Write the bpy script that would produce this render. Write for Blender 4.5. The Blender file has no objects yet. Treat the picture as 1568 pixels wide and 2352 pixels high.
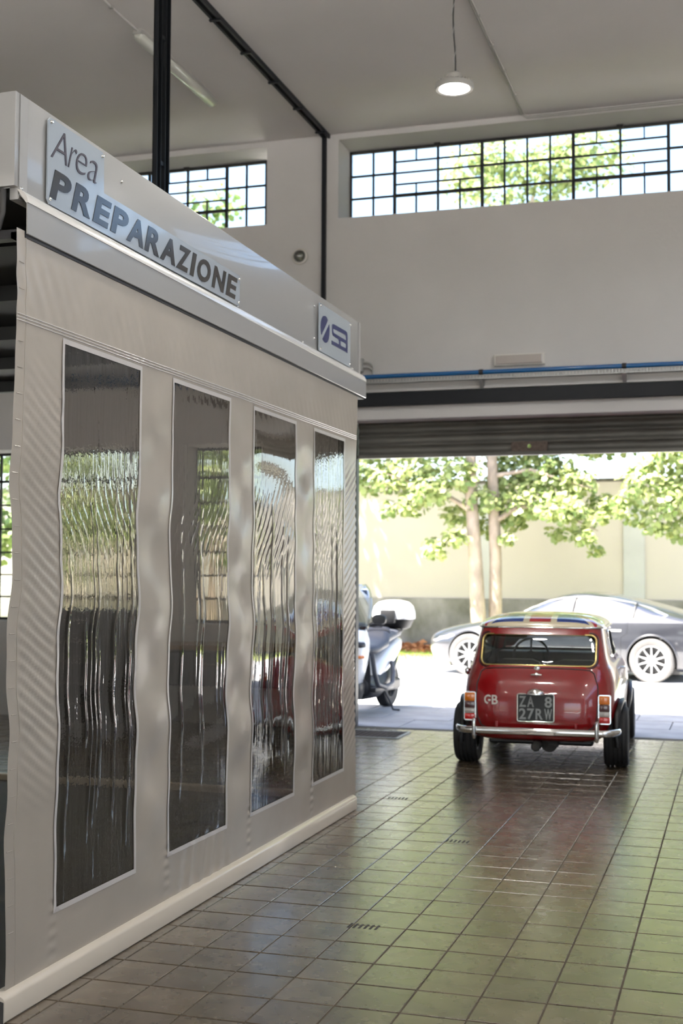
import bpy, bmesh, math, random
import numpy as np
from mathutils import Vector, Matrix
from mathutils.bvhtree import BVHTree
from mathutils.geometry import tessellate_polygon

random.seed(7)
rng = np.random.default_rng(7)
S = bpy.context.scene
C = S.collection
PI = math.pi

# ------------------------------------------------------------------ camera
F_PX = 2919.0
cam_d = bpy.data.cameras.new('camera')
cam = bpy.data.objects.new('camera', cam_d)
C.objects.link(cam)
S.camera = cam
cam_d.sensor_fit = 'VERTICAL'
cam_d.sensor_height = 36.0
cam_d.lens = F_PX / 2352 * 36.0
yaw, pitch, roll = 0.30101, 0.05038, 0.00488
fw = Vector((-math.sin(yaw) * math.cos(pitch), math.cos(yaw) * math.cos(pitch), math.sin(pitch)))
rt = Vector((math.cos(yaw), math.sin(yaw), 0))
up = rt.cross(fw)
r2 = rt * math.cos(roll) + up * math.sin(roll)
u2 = -rt * math.sin(roll) + up * math.cos(roll)
m = Matrix((r2, u2, -fw)).transposed().to_4x4()
m.translation = (0, 0, 1.62)
cam.matrix_world = m
cam_d.dof.use_dof = True
cam_d.dof.focus_distance = 5.6
cam_d.dof.aperture_fstop = 3.2
cam_d.clip_end = 500

# ------------------------------------------------------------------ sky, sun, exposure
SKY_STRENGTH = 0.28
SUN_STRENGTH = 13.0
S.view_settings.view_transform = 'Standard'
S.view_settings.look = 'None'
S.view_settings.gamma = 1
S.view_settings.use_curve_mapping = False
S.view_settings.exposure = 1.66
S.cycles.use_denoising = True
S.cycles.max_bounces = 14
S.cycles.diffuse_bounces = 7
S.cycles.transparent_max_bounces = 24
S.cycles.sample_clamp_indirect = 12
S.cycles.caustics_reflective = False
S.cycles.caustics_refractive = False
to_sun = Vector((-0.36, -0.30, 1.0)).normalized()
w = bpy.data.worlds.new('world')
S.world = w
w.use_nodes = True
wn = w.node_tree.nodes
bg = wn['Background']
sky = wn.new('ShaderNodeTexSky')
sky.sky_type = 'NISHITA'
sky.sun_disc = False
sky.sun_elevation = math.asin(to_sun.z)
sky.sun_rotation = math.atan2(to_sun.x, to_sun.y)
sky.air_density = 1.0
sky.dust_density = 2.5
w.node_tree.links.new(sky.outputs[0], bg.inputs[0])
bg.inputs[1].default_value = SKY_STRENGTH
sun_d = bpy.data.lights.new('sun', 'SUN')
sun_d.energy = SUN_STRENGTH
sun_d.angle = math.radians(0.6)
sun_d.color = (1.0, 0.95, 0.87)
sun = bpy.data.objects.new('sun', sun_d)
sun.rotation_euler = (-to_sun).to_track_quat('-Z', 'Y').to_euler()
sun.location = (0, 0, 30)
C.objects.link(sun)


# ------------------------------------------------------------------ materials
def mat(name, col, rough=0.5, metal=0.0, coat=0.0, spec=0.5, var=0.0, vscale=3.0, bump=0.0, bscale=40.0,
        emit=None, estr=0.0, trans=0.0, tcol=None, rvar=0.0, vcol=None, stretch=None):
    M = bpy.data.materials.new(name)
    M.use_nodes = True
    nt = M.node_tree
    N, L = nt.nodes, nt.links
    b = N['Principled BSDF']
    b.inputs['Base Color'].default_value = (*col, 1)
    b.inputs['Roughness'].default_value = rough
    b.inputs['Metallic'].default_value = metal
    b.inputs['Coat Weight'].default_value = coat
    b.inputs['Coat Roughness'].default_value = 0.04
    b.inputs['Specular IOR Level'].default_value = spec
    if emit:
        b.inputs['Emission Color'].default_value = (*emit, 1)
        b.inputs['Emission Strength'].default_value = estr
    if var or bump or rvar:
        tc = N.new('ShaderNodeTexCoord')
        src = tc.outputs['Object']
        if stretch:
            mp = N.new('ShaderNodeMapping')
            mp.inputs['Scale'].default_value = stretch
            L.new(src, mp.inputs['Vector'])
            src = mp.outputs['Vector']
        if var or rvar:
            no = N.new('ShaderNodeTexNoise')
            no.inputs['Scale'].default_value = vscale
            no.inputs['Detail'].default_value = 6
            L.new(src, no.inputs['Vector'])
        if var:
            mr = N.new('ShaderNodeMapRange')
            mr.inputs['From Min'].default_value = 0.3
            mr.inputs['From Max'].default_value = 0.7
            L.new(no.outputs['Fac'], mr.inputs['Value'])
            mx = N.new('ShaderNodeMix')
            mx.data_type = 'RGBA'
            lo = vcol if vcol else tuple(c * (1 - var) for c in col)
            mx.inputs['A'].default_value = (*lo, 1)
            mx.inputs['B'].default_value = (*(min(1, c * (1 + (0 if vcol else var * .5))) for c in col), 1)
            L.new(mr.outputs['Result'], mx.inputs['Factor'])
            L.new(mx.outputs['Result'], b.inputs['Base Color'])
        if rvar:
            m2 = N.new('ShaderNodeMapRange')
            m2.inputs['From Min'].default_value = 0.3
            m2.inputs['From Max'].default_value = 0.7
            m2.inputs['To Min'].default_value = max(0, rough - rvar)
            m2.inputs['To Max'].default_value = rough + rvar
            L.new(no.outputs['Fac'], m2.inputs['Value'])
            L.new(m2.outputs['Result'], b.inputs['Roughness'])
        if bump:
            n2 = N.new('ShaderNodeTexNoise')
            n2.inputs['Scale'].default_value = bscale
            n2.inputs['Detail'].default_value = 4
            L.new(src, n2.inputs['Vector'])
            bp = N.new('ShaderNodeBump')
            bp.inputs['Strength'].default_value = 1.0
            bp.inputs['Distance'].default_value = bump
            L.new(n2.outputs['Fac'], bp.inputs['Height'])
            L.new(bp.outputs['Normal'], b.inputs['Normal'])
    if trans:
        tr = N.new('ShaderNodeBsdfTranslucent')
        tr.inputs['Color'].default_value = (*(tcol or col), 1)
        ms = N.new('ShaderNodeMixShader')
        ms.inputs[0].default_value = trans
        L.new(b.outputs[0], ms.inputs[1])
        L.new(tr.outputs[0], ms.inputs[2])
        L.new(ms.outputs[0], N['Material Output'].inputs['Surface'])
    return M


def glass(name, tint=(0.85, 0.87, 0.88), rough=0.0, boost=1.0, bump=0.0, stretch=(1, 1, 1), bscale=6.0, ior=1.5, base=0.0,
          bump2=0.0, refr=0.0):
    M = bpy.data.materials.new(name)
    M.use_nodes = True
    nt = M.node_tree
    N, L = nt.nodes, nt.links
    N.remove(N['Principled BSDF'])
    fr = N.new('ShaderNodeFresnel')
    fr.inputs['IOR'].default_value = ior
    ma = N.new('ShaderNodeMath')
    ma.operation = 'MULTIPLY_ADD'
    ma.use_clamp = True
    ma.inputs[1].default_value = boost
    ma.inputs[2].default_value = base
    L.new(fr.outputs[0], ma.inputs[0])
    tr = N.new('ShaderNodeBsdfTransparent')
    tr.inputs[0].default_value = (*tint, 1)
    if refr:
        N.remove(tr)
        tr = N.new('ShaderNodeBsdfRefraction')
        tr.inputs[0].default_value = (*tint, 1)
        tr.inputs['IOR'].default_value = refr
        tr.inputs['Roughness'].default_value = 0.02
    gl = N.new('ShaderNodeBsdfGlossy')
    gl.inputs['Roughness'].default_value = rough
    ms = N.new('ShaderNodeMixShader')
    L.new(ma.outputs[0], ms.inputs[0])
    L.new(tr.outputs[0], ms.inputs[1])
    L.new(gl.outputs[0], ms.inputs[2])
    L.new(ms.outputs[0], N['Material Output'].inputs['Surface'])
    if bump:
        tc = N.new('ShaderNodeTexCoord')
        mp = N.new('ShaderNodeMapping')
        mp.inputs['Scale'].default_value = stretch
        L.new(tc.outputs['Object'], mp.inputs['Vector'])
        n2 = N.new('ShaderNodeTexNoise')
        n2.inputs['Scale'].default_value = bscale
        n2.inputs['Detail'].default_value = 2.5
        L.new(mp.outputs['Vector'], n2.inputs['Vector'])
        bp = N.new('ShaderNodeBump')
        bp.inputs['Distance'].default_value = bump
        L.new(n2.outputs['Fac'], bp.inputs['Height'])
        last = bp.outputs['Normal']
        if bump2:
            n3 = N.new('ShaderNodeTexNoise')
            n3.inputs['Scale'].default_value = 60
            n3.inputs['Detail'].default_value = 1
            L.new(tc.outputs['Object'], n3.inputs['Vector'])
            b3 = N.new('ShaderNodeBump')
            b3.inputs['Distance'].default_value = bump2
            L.new(n3.outputs['Fac'], b3.inputs['Height'])
            L.new(last, b3.inputs['Normal'])
            last = b3.outputs['Normal']
        L.new(last, gl.inputs['Normal'])
        L.new(last, fr.inputs['Normal'])
        if refr:
            L.new(last, tr.inputs['Normal'])
    return M


WALLC = (0.62, 0.60, 0.575)
M = dict(
    wall=mat('plaster', WALLC, 0.85, var=0.05, vscale=1.2, bump=0.002, bscale=25),
    ceil=mat('ceiling_plaster', (0.70, 0.675, 0.645), 0.9, var=0.05, vscale=0.8, bump=0.002, bscale=18),
    grout=mat('grout', (0.085, 0.066, 0.043), 0.85, var=0.3, vscale=5),
    steel=mat('painted_black_steel', (0.008, 0.010, 0.013), 0.45, spec=0.3, bump=0.0006, bscale=60),
    winbar=mat('old_window_iron', (0.02, 0.019, 0.018), 0.6, var=0.4, vscale=20, bump=0.002, bscale=50),
    panelw=mat('white_enamel_panel', (0.305, 0.30, 0.285), 0.28, coat=0.5, bump=0.0004, bscale=6),
    fabric=mat('white_vinyl_cloth', (0.41, 0.365, 0.31), 0.27, spec=0.7, var=0.06, vscale=2.5, bump=0.0015, bscale=9),
    weld=mat('welded_vinyl_strip', (0.56, 0.53, 0.50), 0.25, spec=0.7, bump=0.0005, bscale=40),
    bar=mat('cream_bottom_bar', (0.60, 0.535, 0.44), 0.3, coat=0.3),
    ledgelit=mat('highlight_ledge_enamel', (0.62, 0.60, 0.56), 0.25, coat=0.5),  # lighter than the panel enamel: the ledge's highlight is put into its colour
    acryl=mat('sign_plate', (0.33, 0.37, 0.405), 0.16, coat=0.5),
    mirror=mat('mirror_lettering', (0.14, 0.135, 0.135), 0.16, metal=1.0),
    thin=mat('dark_lettering', (0.05, 0.04, 0.055), 0.3, metal=0.3),
    navy=mat('navy_print', (0.018, 0.024, 0.10), 0.5),
    chrome=mat('chrome', (0.82, 0.82, 0.80), 0.06, metal=1.0),
    bright=mat('bright_metal', (0.62, 0.62, 0.6), 0.25, metal=1.0),
    gold=mat('brassy_trim', (0.75, 0.58, 0.22), 0.2, metal=1.0),
    red=mat('red_car_paint', (0.27, 0.003, 0.005), 0.25, coat=1.0),
    cream=mat('cream_paint', (0.72, 0.62, 0.42), 0.25, coat=1.0),
    dark=mat('dark_plastic', (0.015, 0.015, 0.017), 0.45, bump=0.0005, bscale=80),
    casedark=mat('matt_black_plastic', (0.008, 0.008, 0.009), 0.65, spec=0.25),
    black=mat('black_trim', (0.006, 0.006, 0.007), 0.4),
    interior=mat('dark_cabin_lining', (0.02, 0.018, 0.018), 0.8),
    rubber=mat('tyre_rubber', (0.016, 0.016, 0.017), 0.7, bump=0.001, bscale=60),
    tyreglare=mat('glare_lightened_tyre', (0.11, 0.105, 0.10), 0.85, var=0.2, vscale=8),  # tyre grey lifted so the overexposed sunlight sits in the colour
    amber=mat('amber_lens', (0.75, 0.20, 0.01), 0.12, coat=1),
    redlens=mat('red_lens', (0.60, 0.01, 0.008), 0.12, coat=1),
    smoke=mat('smoked_lens', (0.09, 0.03, 0.03), 0.12, coat=1),
    clearlens=mat('pale_lens', (0.45, 0.40, 0.36), 0.15, coat=1),
    plateblack=mat('plate_black', (0.008, 0.009, 0.008), 0.4),
    platetxt=mat('plate_lettering', (0.30, 0.31, 0.30), 0.4),
    letterw=mat('silver_lettering', (0.72, 0.68, 0.62), 0.35),
    silver=mat('dark_metallic_paint', (0.017, 0.018, 0.023), 0.30, metal=0.1, coat=1.0),
    alloy=mat('alloy_wheel', (0.55, 0.55, 0.55), 0.35, metal=0.6),
    scootw=mat('white_scooter_plastic', (0.78, 0.79, 0.80), 0.25, coat=0.8),
    scootg=mat('grey_scooter_seat', (0.055, 0.06, 0.075), 0.5, bump=0.0006, bscale=60),
    slab=mat('pavement_slab', (0.34, 0.33, 0.33), 0.85, var=0.22, vscale=2.5, bump=0.004, bscale=14),
    road=mat('pale_road', (0.70, 0.69, 0.68), 0.9, var=0.1, vscale=1.0, bump=0.004, bscale=30),
    cement=mat('mossy_cement', (0.32, 0.295, 0.285), 0.95, var=0.5, vscale=2.2, vcol=(0.12, 0.115, 0.09), bump=0.01, bscale=9,
               stretch=(1, 1, 0.7)),
    creamwall=mat('cream_render', (0.475, 0.43, 0.385), 0.9, var=0.04, vscale=1.0, bump=0.003, bscale=12),
    pilaster=mat('grey_render', (0.43, 0.425, 0.42), 0.9, var=0.08, vscale=2, bump=0.003, bscale=12),
    tile_cap=mat('dark_coping', (0.10, 0.09, 0.08), 0.85, var=0.4, vscale=8),
    soil=mat('dry_grass_soil', (0.38, 0.42, 0.16), 0.95, var=0.3, vscale=6),
    grass=mat('grass_blades', (0.30, 0.42, 0.07), 0.7, trans=0.4, tcol=(0.5, 0.6, 0.12)),
    dryleaf=mat('dry_leaf', (0.50, 0.22, 0.10), 0.8, var=0.4, vscale=1.5, trans=0.2),
    bark=mat('plane_tree_bark', (0.33, 0.26, 0.20), 0.9, var=0.45, vscale=5, bump=0.02, bscale=14, stretch=(1, 1, 0.5)),
    shutter=mat('weathered_shutter', (0.145, 0.14, 0.12), 0.5, metal=0.3, var=0.45, vscale=4, bump=0.001, bscale=30,
                stretch=(0.3, 1, 1)),
    rust=mat('rusty_iron', (0.12, 0.09, 0.07), 0.8, var=0.4, vscale=30),
    bluepipe=mat('blue_air_pipe', (0.01, 0.12, 0.33), 0.25, coat=0.6),
    galv=mat('galvanised_tray', (0.42, 0.43, 0.42), 0.45, metal=0.6),
    greyplastic=mat('grey_plastic', (0.40, 0.39, 0.36), 0.5),
    whiteplastic=mat('white_plastic', (0.66, 0.63, 0.57), 0.4),
    diffuser=mat('tube_lamp_cover', (0.60, 0.61, 0.54), 0.25, coat=0.6),
    led=mat('lit_lamp_face', (1, 1, 1), 0.5, emit=(1.0, 0.97, 0.90), estr=120.0),
    pitted=mat('dark_grating', (0.05, 0.048, 0.045), 0.7),
    platform=mat('brown_base_plate', (0.045, 0.037, 0.030), 0.6, var=0.3, vscale=3),
    boothin=mat('dark_booth_lining', (0.035, 0.037, 0.035), 0.6),
    wood=mat('bench_wood', (0.28, 0.17, 0.07), 0.6, var=0.3, vscale=6, stretch=(1, 8, 8)),
    yellow=mat('yellow_plastic', (0.55, 0.32, 0.03), 0.5),
    wingl=glass('window_glass', (0.93, 0.96, 0.97), 0.02),
    dirty=glass('old_pane', (0.93, 0.95, 0.94), 0.05, base=0.01),
    carglass=glass('car_glass', (0.90, 0.93, 0.93), 0.0, base=0.01),
    darkglass=glass('tinted_car_glass', (0.25, 0.27, 0.28), 0.02, boost=2.6, base=0.12),
    screen=glass('scooter_screen', (0.88, 0.90, 0.91), 0.02, boost=1.2, base=0.03),
    pvc=glass('clear_vinyl', (0.60, 0.57, 0.53), 0.03, boost=1.55, bump=0.0045, stretch=(1, 9, 0.8), bscale=2.2, base=0.02,
              bump2=0.0004, refr=1.12),
    pvc2=glass('smooth_clear_vinyl', (0.60, 0.57, 0.53), 0.03, boost=1.4, bump=0.0010, stretch=(1, 9, 0.6), bscale=2.0, base=0.02,
               bump2=0.0001, refr=1.12),
    pvcback=glass('clear_vinyl_back', (0.60, 0.57, 0.53), boost=0.0, refr=1.12),
    bulb=glass('lamp_bowl', (0.75, 0.76, 0.70), 0.15, boost=1.5, base=0.12),
)


def leafmat(name, a, b, tr):
    Mt = bpy.data.materials.new(name)
    Mt.use_nodes = True
    N, L = Mt.node_tree.nodes, Mt.node_tree.links
    p = N['Principled BSDF']
    g = N.new('ShaderNodeNewGeometry')
    oi = N.new('ShaderNodeObjectInfo')
    ad = N.new('ShaderNodeMath')
    ad.operation = 'ADD'
    L.new(g.outputs['Random Per Island'], ad.inputs[0])
    L.new(oi.outputs['Random'], ad.inputs[1])
    fr = N.new('ShaderNodeMath')
    fr.operation = 'FRACT'
    L.new(ad.outputs[0], fr.inputs[0])
    mx = N.new('ShaderNodeMix')
    mx.data_type = 'RGBA'
    mx.inputs['A'].default_value = (*a, 1)
    mx.inputs['B'].default_value = (*b, 1)
    L.new(fr.outputs[0], mx.inputs['Factor'])
    L.new(mx.outputs['Result'], p.inputs['Base Color'])
    p.inputs['Roughness'].default_value = 0.45
    t = N.new('ShaderNodeBsdfTranslucent')
    L.new(mx.outputs['Result'], t.inputs['Color'])
    ms = N.new('ShaderNodeMixShader')
    ms.inputs[0].default_value = tr
    L.new(p.outputs[0], ms.inputs[1])
    L.new(t.outputs[0], ms.inputs[2])
    L.new(ms.outputs[0], N['Material Output'].inputs['Surface'])
    return Mt


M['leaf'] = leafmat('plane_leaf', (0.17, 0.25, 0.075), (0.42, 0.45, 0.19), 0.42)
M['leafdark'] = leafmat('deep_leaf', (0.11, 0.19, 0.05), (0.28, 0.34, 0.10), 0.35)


def tilemat():
    Mt = bpy.data.materials.new('worn_cement_tile')
    Mt.use_nodes = True
    N, L = Mt.node_tree.nodes, Mt.node_tree.links
    p = N['Principled BSDF']
    g = N.new('ShaderNodeNewGeometry')
    oi = N.new('ShaderNodeObjectInfo')
    ad = N.new('ShaderNodeMath')
    ad.operation = 'ADD'
    L.new(g.outputs['Random Per Island'], ad.inputs[0])
    L.new(oi.outputs['Random'], ad.inputs[1])
    fr = N.new('ShaderNodeMath')
    fr.operation = 'FRACT'
    L.new(ad.outputs[0], fr.inputs[0])
    n1 = N.new('ShaderNodeTexNoise')
    n1.inputs['Scale'].default_value = 6
    n1.inputs['Detail'].default_value = 6
    n1.inputs['Roughness'].default_value = 0.6
    L.new(g.outputs['Position'], n1.inputs['Vector'])
    cr = N.new('ShaderNodeValToRGB')
    cr.color_ramp.elements[0].color = (0.070, 0.049, 0.028, 1)
    cr.color_ramp.elements[0].position = 0.3
    cr.color_ramp.elements[1].color = (0.135, 0.102, 0.064, 1)
    cr.color_ramp.elements[1].position = 0.72
    L.new(n1.outputs['Fac'], cr.inputs[0])
    hs = N.new('ShaderNodeHueSaturation')
    mr = N.new('ShaderNodeMapRange')
    mr.inputs['To Min'].default_value = 0.8
    mr.inputs['To Max'].default_value = 1.22
    L.new(fr.outputs[0], mr.inputs['Value'])
    L.new(mr.outputs['Result'], hs.inputs['Value'])
    L.new(cr.outputs[0], hs.inputs['Color'])
    L.new(hs.outputs[0], p.inputs['Base Color'])
    n2 = N.new('ShaderNodeTexNoise')
    n2.inputs['Scale'].default_value = 9
    n2.inputs['Detail'].default_value = 4
    L.new(g.outputs['Position'], n2.inputs['Vector'])
    m2 = N.new('ShaderNodeMapRange')
    m2.inputs['From Min'].default_value = 0.3
    m2.inputs['From Max'].default_value = 0.75
    m2.inputs['To Min'].default_value = 0.24
    m2.inputs['To Max'].default_value = 0.31
    L.new(n2.outputs['Fac'], m2.inputs['Value'])
    L.new(m2.outputs['Result'], p.inputs['Roughness'])
    p.inputs['Specular IOR Level'].default_value = 0.8
    p.inputs['Coat Weight'].default_value = 0.75
    p.inputs['Coat Roughness'].default_value = 0.22
    return Mt


M['tile'] = tilemat()


def flagmat():
    """cream roof with a large union flag print, object coordinates in metres"""
    Mt = bpy.data.materials.new('flag_roof_paint')
    Mt.use_nodes = True
    N, L = Mt.node_tree.nodes, Mt.node_tree.links
    p = N['Principled BSDF']
    p.inputs['Roughness'].default_value = 0.22
    p.inputs['Coat Weight'].default_value = 1.0
    tc = N.new('ShaderNodeTexCoord')
    sp = N.new('ShaderNodeSeparateXYZ')
    L.new(tc.outputs['Object'], sp.inputs[0])

    def mth(op, a, b=None):
        n = N.new('ShaderNodeMath')
        n.operation = op
        for i, v in enumerate((a, b)):
            if v is None:
                continue
            if isinstance(v, (int, float)):
                n.inputs[i].default_value = v
            else:
                L.new(v, n.inputs[i])
        return n.outputs[0]

    ax = mth('ABSOLUTE', sp.outputs[0])
    ay = mth('ABSOLUTE', mth('SUBTRACT', sp.outputs[1], 0.55))
    a = mth('DIVIDE', ax, 0.50)
    b = mth('DIVIDE', ay, 0.665)
    dg = mth('ABSOLUTE', mth('SUBTRACT', a, b))
    cream, red, blue = (0.74, 0.64, 0.44, 1), (0.45, 0.012, 0.015, 1), (0.012, 0.045, 0.25, 1)

    def mix(f, c1, c2):
        n = N.new('ShaderNodeMix')
        n.data_type = 'RGBA'
        L.new(f, n.inputs['Factor'])
        for k, v in (('A', c1), ('B', c2)):
            if isinstance(v, tuple):
                n.inputs[k].default_value = v
            else:
                L.new(v, n.inputs[k])
        return n.outputs['Result']
    c = mix(mth('LESS_THAN', dg, 0.15), blue, cream)
    c = mix(mth('LESS_THAN', dg, 0.06), c, red)
    c = mix(mth('MAXIMUM', mth('LESS_THAN', ax, 0.145), mth('LESS_THAN', ay, 0.15)), c, cream)
    c = mix(mth('MAXIMUM', mth('LESS_THAN', ax, 0.092), mth('LESS_THAN', ay, 0.095)), c, red)
    c = mix(mth('MAXIMUM', mth('GREATER_THAN', a, 0.97), mth('GREATER_THAN', b, 1.0)), c, cream)
    L.new(c, p.inputs['Base Color'])
    return Mt


M['flag'] = flagmat()


# ------------------------------------------------------------------ mesh helpers
class MB:
    def __init__(s):
        s.v, s.f, s.m, s.cur = [], [], [], 0

    def add(s, vs, fs, mx=None):
        o = len(s.v)
        if mx is not None:
            vs = [mx @ Vector(v) for v in vs]
        s.v += [tuple(v) for v in vs]
        s.f += [tuple(i + o for i in f) for f in fs]
        s.m += [s.cur] * len(fs)
        return s

    def box(s, x0, x1, y0, y1, z0, z1, bev=0.0, mx=None):
        if bev <= 0:
            vs = [(x, y, z) for z in (z0, z1) for y in (y0, y1) for x in (x0, x1)]
            fs = [(0, 2, 3, 1), (4, 5, 7, 6), (0, 1, 5, 4), (2, 6, 7, 3), (0, 4, 6, 2), (1, 3, 7, 5)]
            return s.add(vs, fs, mx)
        bm = bmesh.new()
        bmesh.ops.create_cube(bm, size=1)
        for v in bm.verts:
            v.co = Vector(((x0 + x1) / 2 + v.co.x * (x1 - x0), (y0 + y1) / 2 + v.co.y * (y1 - y0), (z0 + z1) / 2 + v.co.z * (z1 - z0)))
        bmesh.ops.bevel(bm, geom=bm.edges[:], offset=bev, segments=2, affect='EDGES', profile=0.5)
        bm.verts.index_update()
        vs = [v.co.copy() for v in bm.verts]
        fs = [tuple(v.index for v in f.verts) for f in bm.faces]
        bm.free()
        return s.add(vs, fs, mx)

    def prism(s, pts, h0, h1, axis='z', mx=None, holes=()):
        """polygon pts (a,b) extruded along axis between h0 and h1"""
        polys = [list(pts)] + [list(h) for h in holes]
        flat = [p for q in polys for p in q]
        tri = tessellate_polygon([[Vector((a, b, 0)) for a, b in q] for q in polys])

        def P(a, b, h):
            return {'z': (a, b, h), 'x': (h, a, b), 'y': (a, h, b)}[axis]
        n = len(flat)
        vs = [P(a, b, h0) for a, b in flat] + [P(a, b, h1) for a, b in flat]
        fs = [t for t in tri] + [tuple(i + n for i in reversed(t)) for t in tri]
        o = 0
        for q in polys:
            k = len(q)
            for i in range(k):
                j = (i + 1) % k
                fs.append((o + i, o + j, o + j + n, o + i + n))
            o += k
        return s.add(vs, fs, mx)

    def tube(s, pts, r, n=8, closed=False, mx=None, caps=True):
        pts = [Vector(p) for p in pts]
        k = len(pts)
        rs = r if isinstance(r, (list, tuple)) else [r] * k
        vs, fs = [], []
        prev = None
        for i, p in enumerate(pts):
            if closed:
                t = pts[(i + 1) % k] - pts[i - 1]
            else:
                t = pts[min(i + 1, k - 1)] - pts[max(i - 1, 0)]
            t.normalize()
            if prev is None:
                a = Vector((0, 0, 1)) if abs(t.z) < 0.9 else Vector((1, 0, 0))
                u = t.cross(a).normalized()
            else:
                u = (prev - t * prev.dot(t)).normalized()
            prev = u
            v = t.cross(u)
            for j in range(n):
                a = 2 * PI * j / n
                vs.append(p + (u * math.cos(a) + v * math.sin(a)) * rs[i])
        for i in range(k if closed else k - 1):
            for j in range(n):
                a, b = i * n + j, i * n + (j + 1) % n
                c, d = ((i + 1) % k) * n + (j + 1) % n, ((i + 1) % k) * n + j
                fs.append((a, b, c, d))
        if caps and not closed:
            fs.append(tuple(range(n - 1, -1, -1)))
            fs.append(tuple((k - 1) * n + j for j in range(n)))
        return s.add(vs, fs, mx)

    def lathe(s, prof, n=24, mx=None, axis='z', cap=True):
        """prof: (r, h) list; revolve"""
        vs, fs = [], []
        k = len(prof)
        for r, h in prof:
            for j in range(n):
                a = 2 * PI * j / n
                x, y = r * math.cos(a), r * math.sin(a)
                vs.append({'z': (x, y, h), 'x': (h, x, y), 'y': (y, h, x)}[axis])
        for i in range(k - 1):
            for j in range(n):
                fs.append((i * n + j, i * n + (j + 1) % n, (i + 1) * n + (j + 1) % n, (i + 1) * n + j))
        ring_ = prof[0] == prof[-1] or not cap
        if prof[0][0] > 1e-6 and not ring_:
            fs.append(tuple(range(n - 1, -1, -1)))
        if prof[-1][0] > 1e-6 and not ring_:
            fs.append(tuple((k - 1) * n + j for j in range(n)))
        return s.add(vs, fs, mx)

    def loft(s, rings, mx=None, caps=True, closed_ring=True):
        n = len(rings[0])
        vs = [p for r in rings for p in r]
        fs = []
        for i in range(len(rings) - 1):
            for j in range(n if closed_ring else n - 1):
                fs.append((i * n + j, i * n + (j + 1) % n, (i + 1) * n + (j + 1) % n, (i + 1) * n + j))
        if caps:
            fs.append(tuple(range(n - 1, -1, -1)))
            fs.append(tuple((len(rings) - 1) * n + j for j in range(n)))
        return s.add(vs, fs, mx)

    def mesh(s, name, mats, smooth=None):
        me = bpy.data.meshes.new(name)
        me.from_pydata(s.v, [], s.f)
        for q in (mats if isinstance(mats, (list, tuple)) else [mats]):
            me.materials.append(q)
        if len(set(s.m)) > 1:
            me.polygons.foreach_set('material_index', s.m)
        if smooth:
            bm = bmesh.new()
            bm.from_mesh(me)
            bmesh.ops.recalc_face_normals(bm, faces=bm.faces[:])
            bm.to_mesh(me)
            bm.free()
            me.shade_smooth()
            me.set_sharp_from_angle(angle=math.radians(smooth))
        me.update()
        return me

    def build(s, name, mats, parent=None, smooth=None, **props):
        return link(name, s.mesh(name, mats, smooth), parent, **props)


def link(name, me, parent=None, **props):
    o = bpy.data.objects.new(name, me)
    C.objects.link(o)
    if parent is not None:
        o.parent = parent
    for k, v in props.items():
        o[k] = v
    return o


def thing(name, label, cat, loc=(0, 0, 0), rz=0.0, group=None, kind=None):
    o = bpy.data.objects.new(name, None)
    C.objects.link(o)
    o.empty_display_size = 0.1
    o.location = loc
    o.rotation_euler = (0, 0, rz)
    o['label'] = label
    o['category'] = cat
    if group:
        o['group'] = group
    if kind:
        o['kind'] = kind
    return o


def struct(name, parent=None):
    o = bpy.data.objects.new(name, None)
    C.objects.link(o)
    o['kind'] = 'structure'
    if parent is not None:
        o.parent = parent
    return o


def glyph(ch, w, h, depth, bold=0.0, shear=0.0):
    """letter mesh verts/faces normalised to width w, height h (cap box), z 0..depth"""
    cu = bpy.data.curves.new('glyph', 'FONT')
    cu.body = ch
    cu.size = 1.0
    cu.extrude = 0.5
    cu.offset = bold
    cu.resolution_u = 4
    ob = bpy.data.objects.new('glyph', cu)
    C.objects.link(ob)
    dg = bpy.context.evaluated_depsgraph_get()
    me = bpy.data.meshes.new_from_object(ob.evaluated_get(dg))
    vs = np.array([v.co[:] for v in me.vertices])
    fs = [tuple(p.vertices) for p in me.polygons]
    bpy.data.objects.remove(ob)
    bpy.data.curves.remove(cu)
    bpy.data.meshes.remove(me)
    lo, hi = vs.min(0), vs.max(0)
    q = (vs - lo) / (hi - lo)
    x = q[:, 0] * w
    y = q[:, 1] * h
    x = x + shear * y
    return [(float(a), float(b), float(c)) for a, b, c in zip(x, y, q[:, 2] * depth)], fs


def rrect(x0, x1, y0, y1, r, n=6):
    pts = []
    for cx, cy, a0 in ((x1 - r, y1 - r, 0), (x0 + r, y1 - r, 90), (x0 + r, y0 + r, 180), (x1 - r, y0 + r, 270)):
        for i in range(n + 1):
            a = math.radians(a0 + 90 * i / n)
            pts.append((cx + r * math.cos(a), cy + r * math.sin(a)))
    return pts


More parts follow.
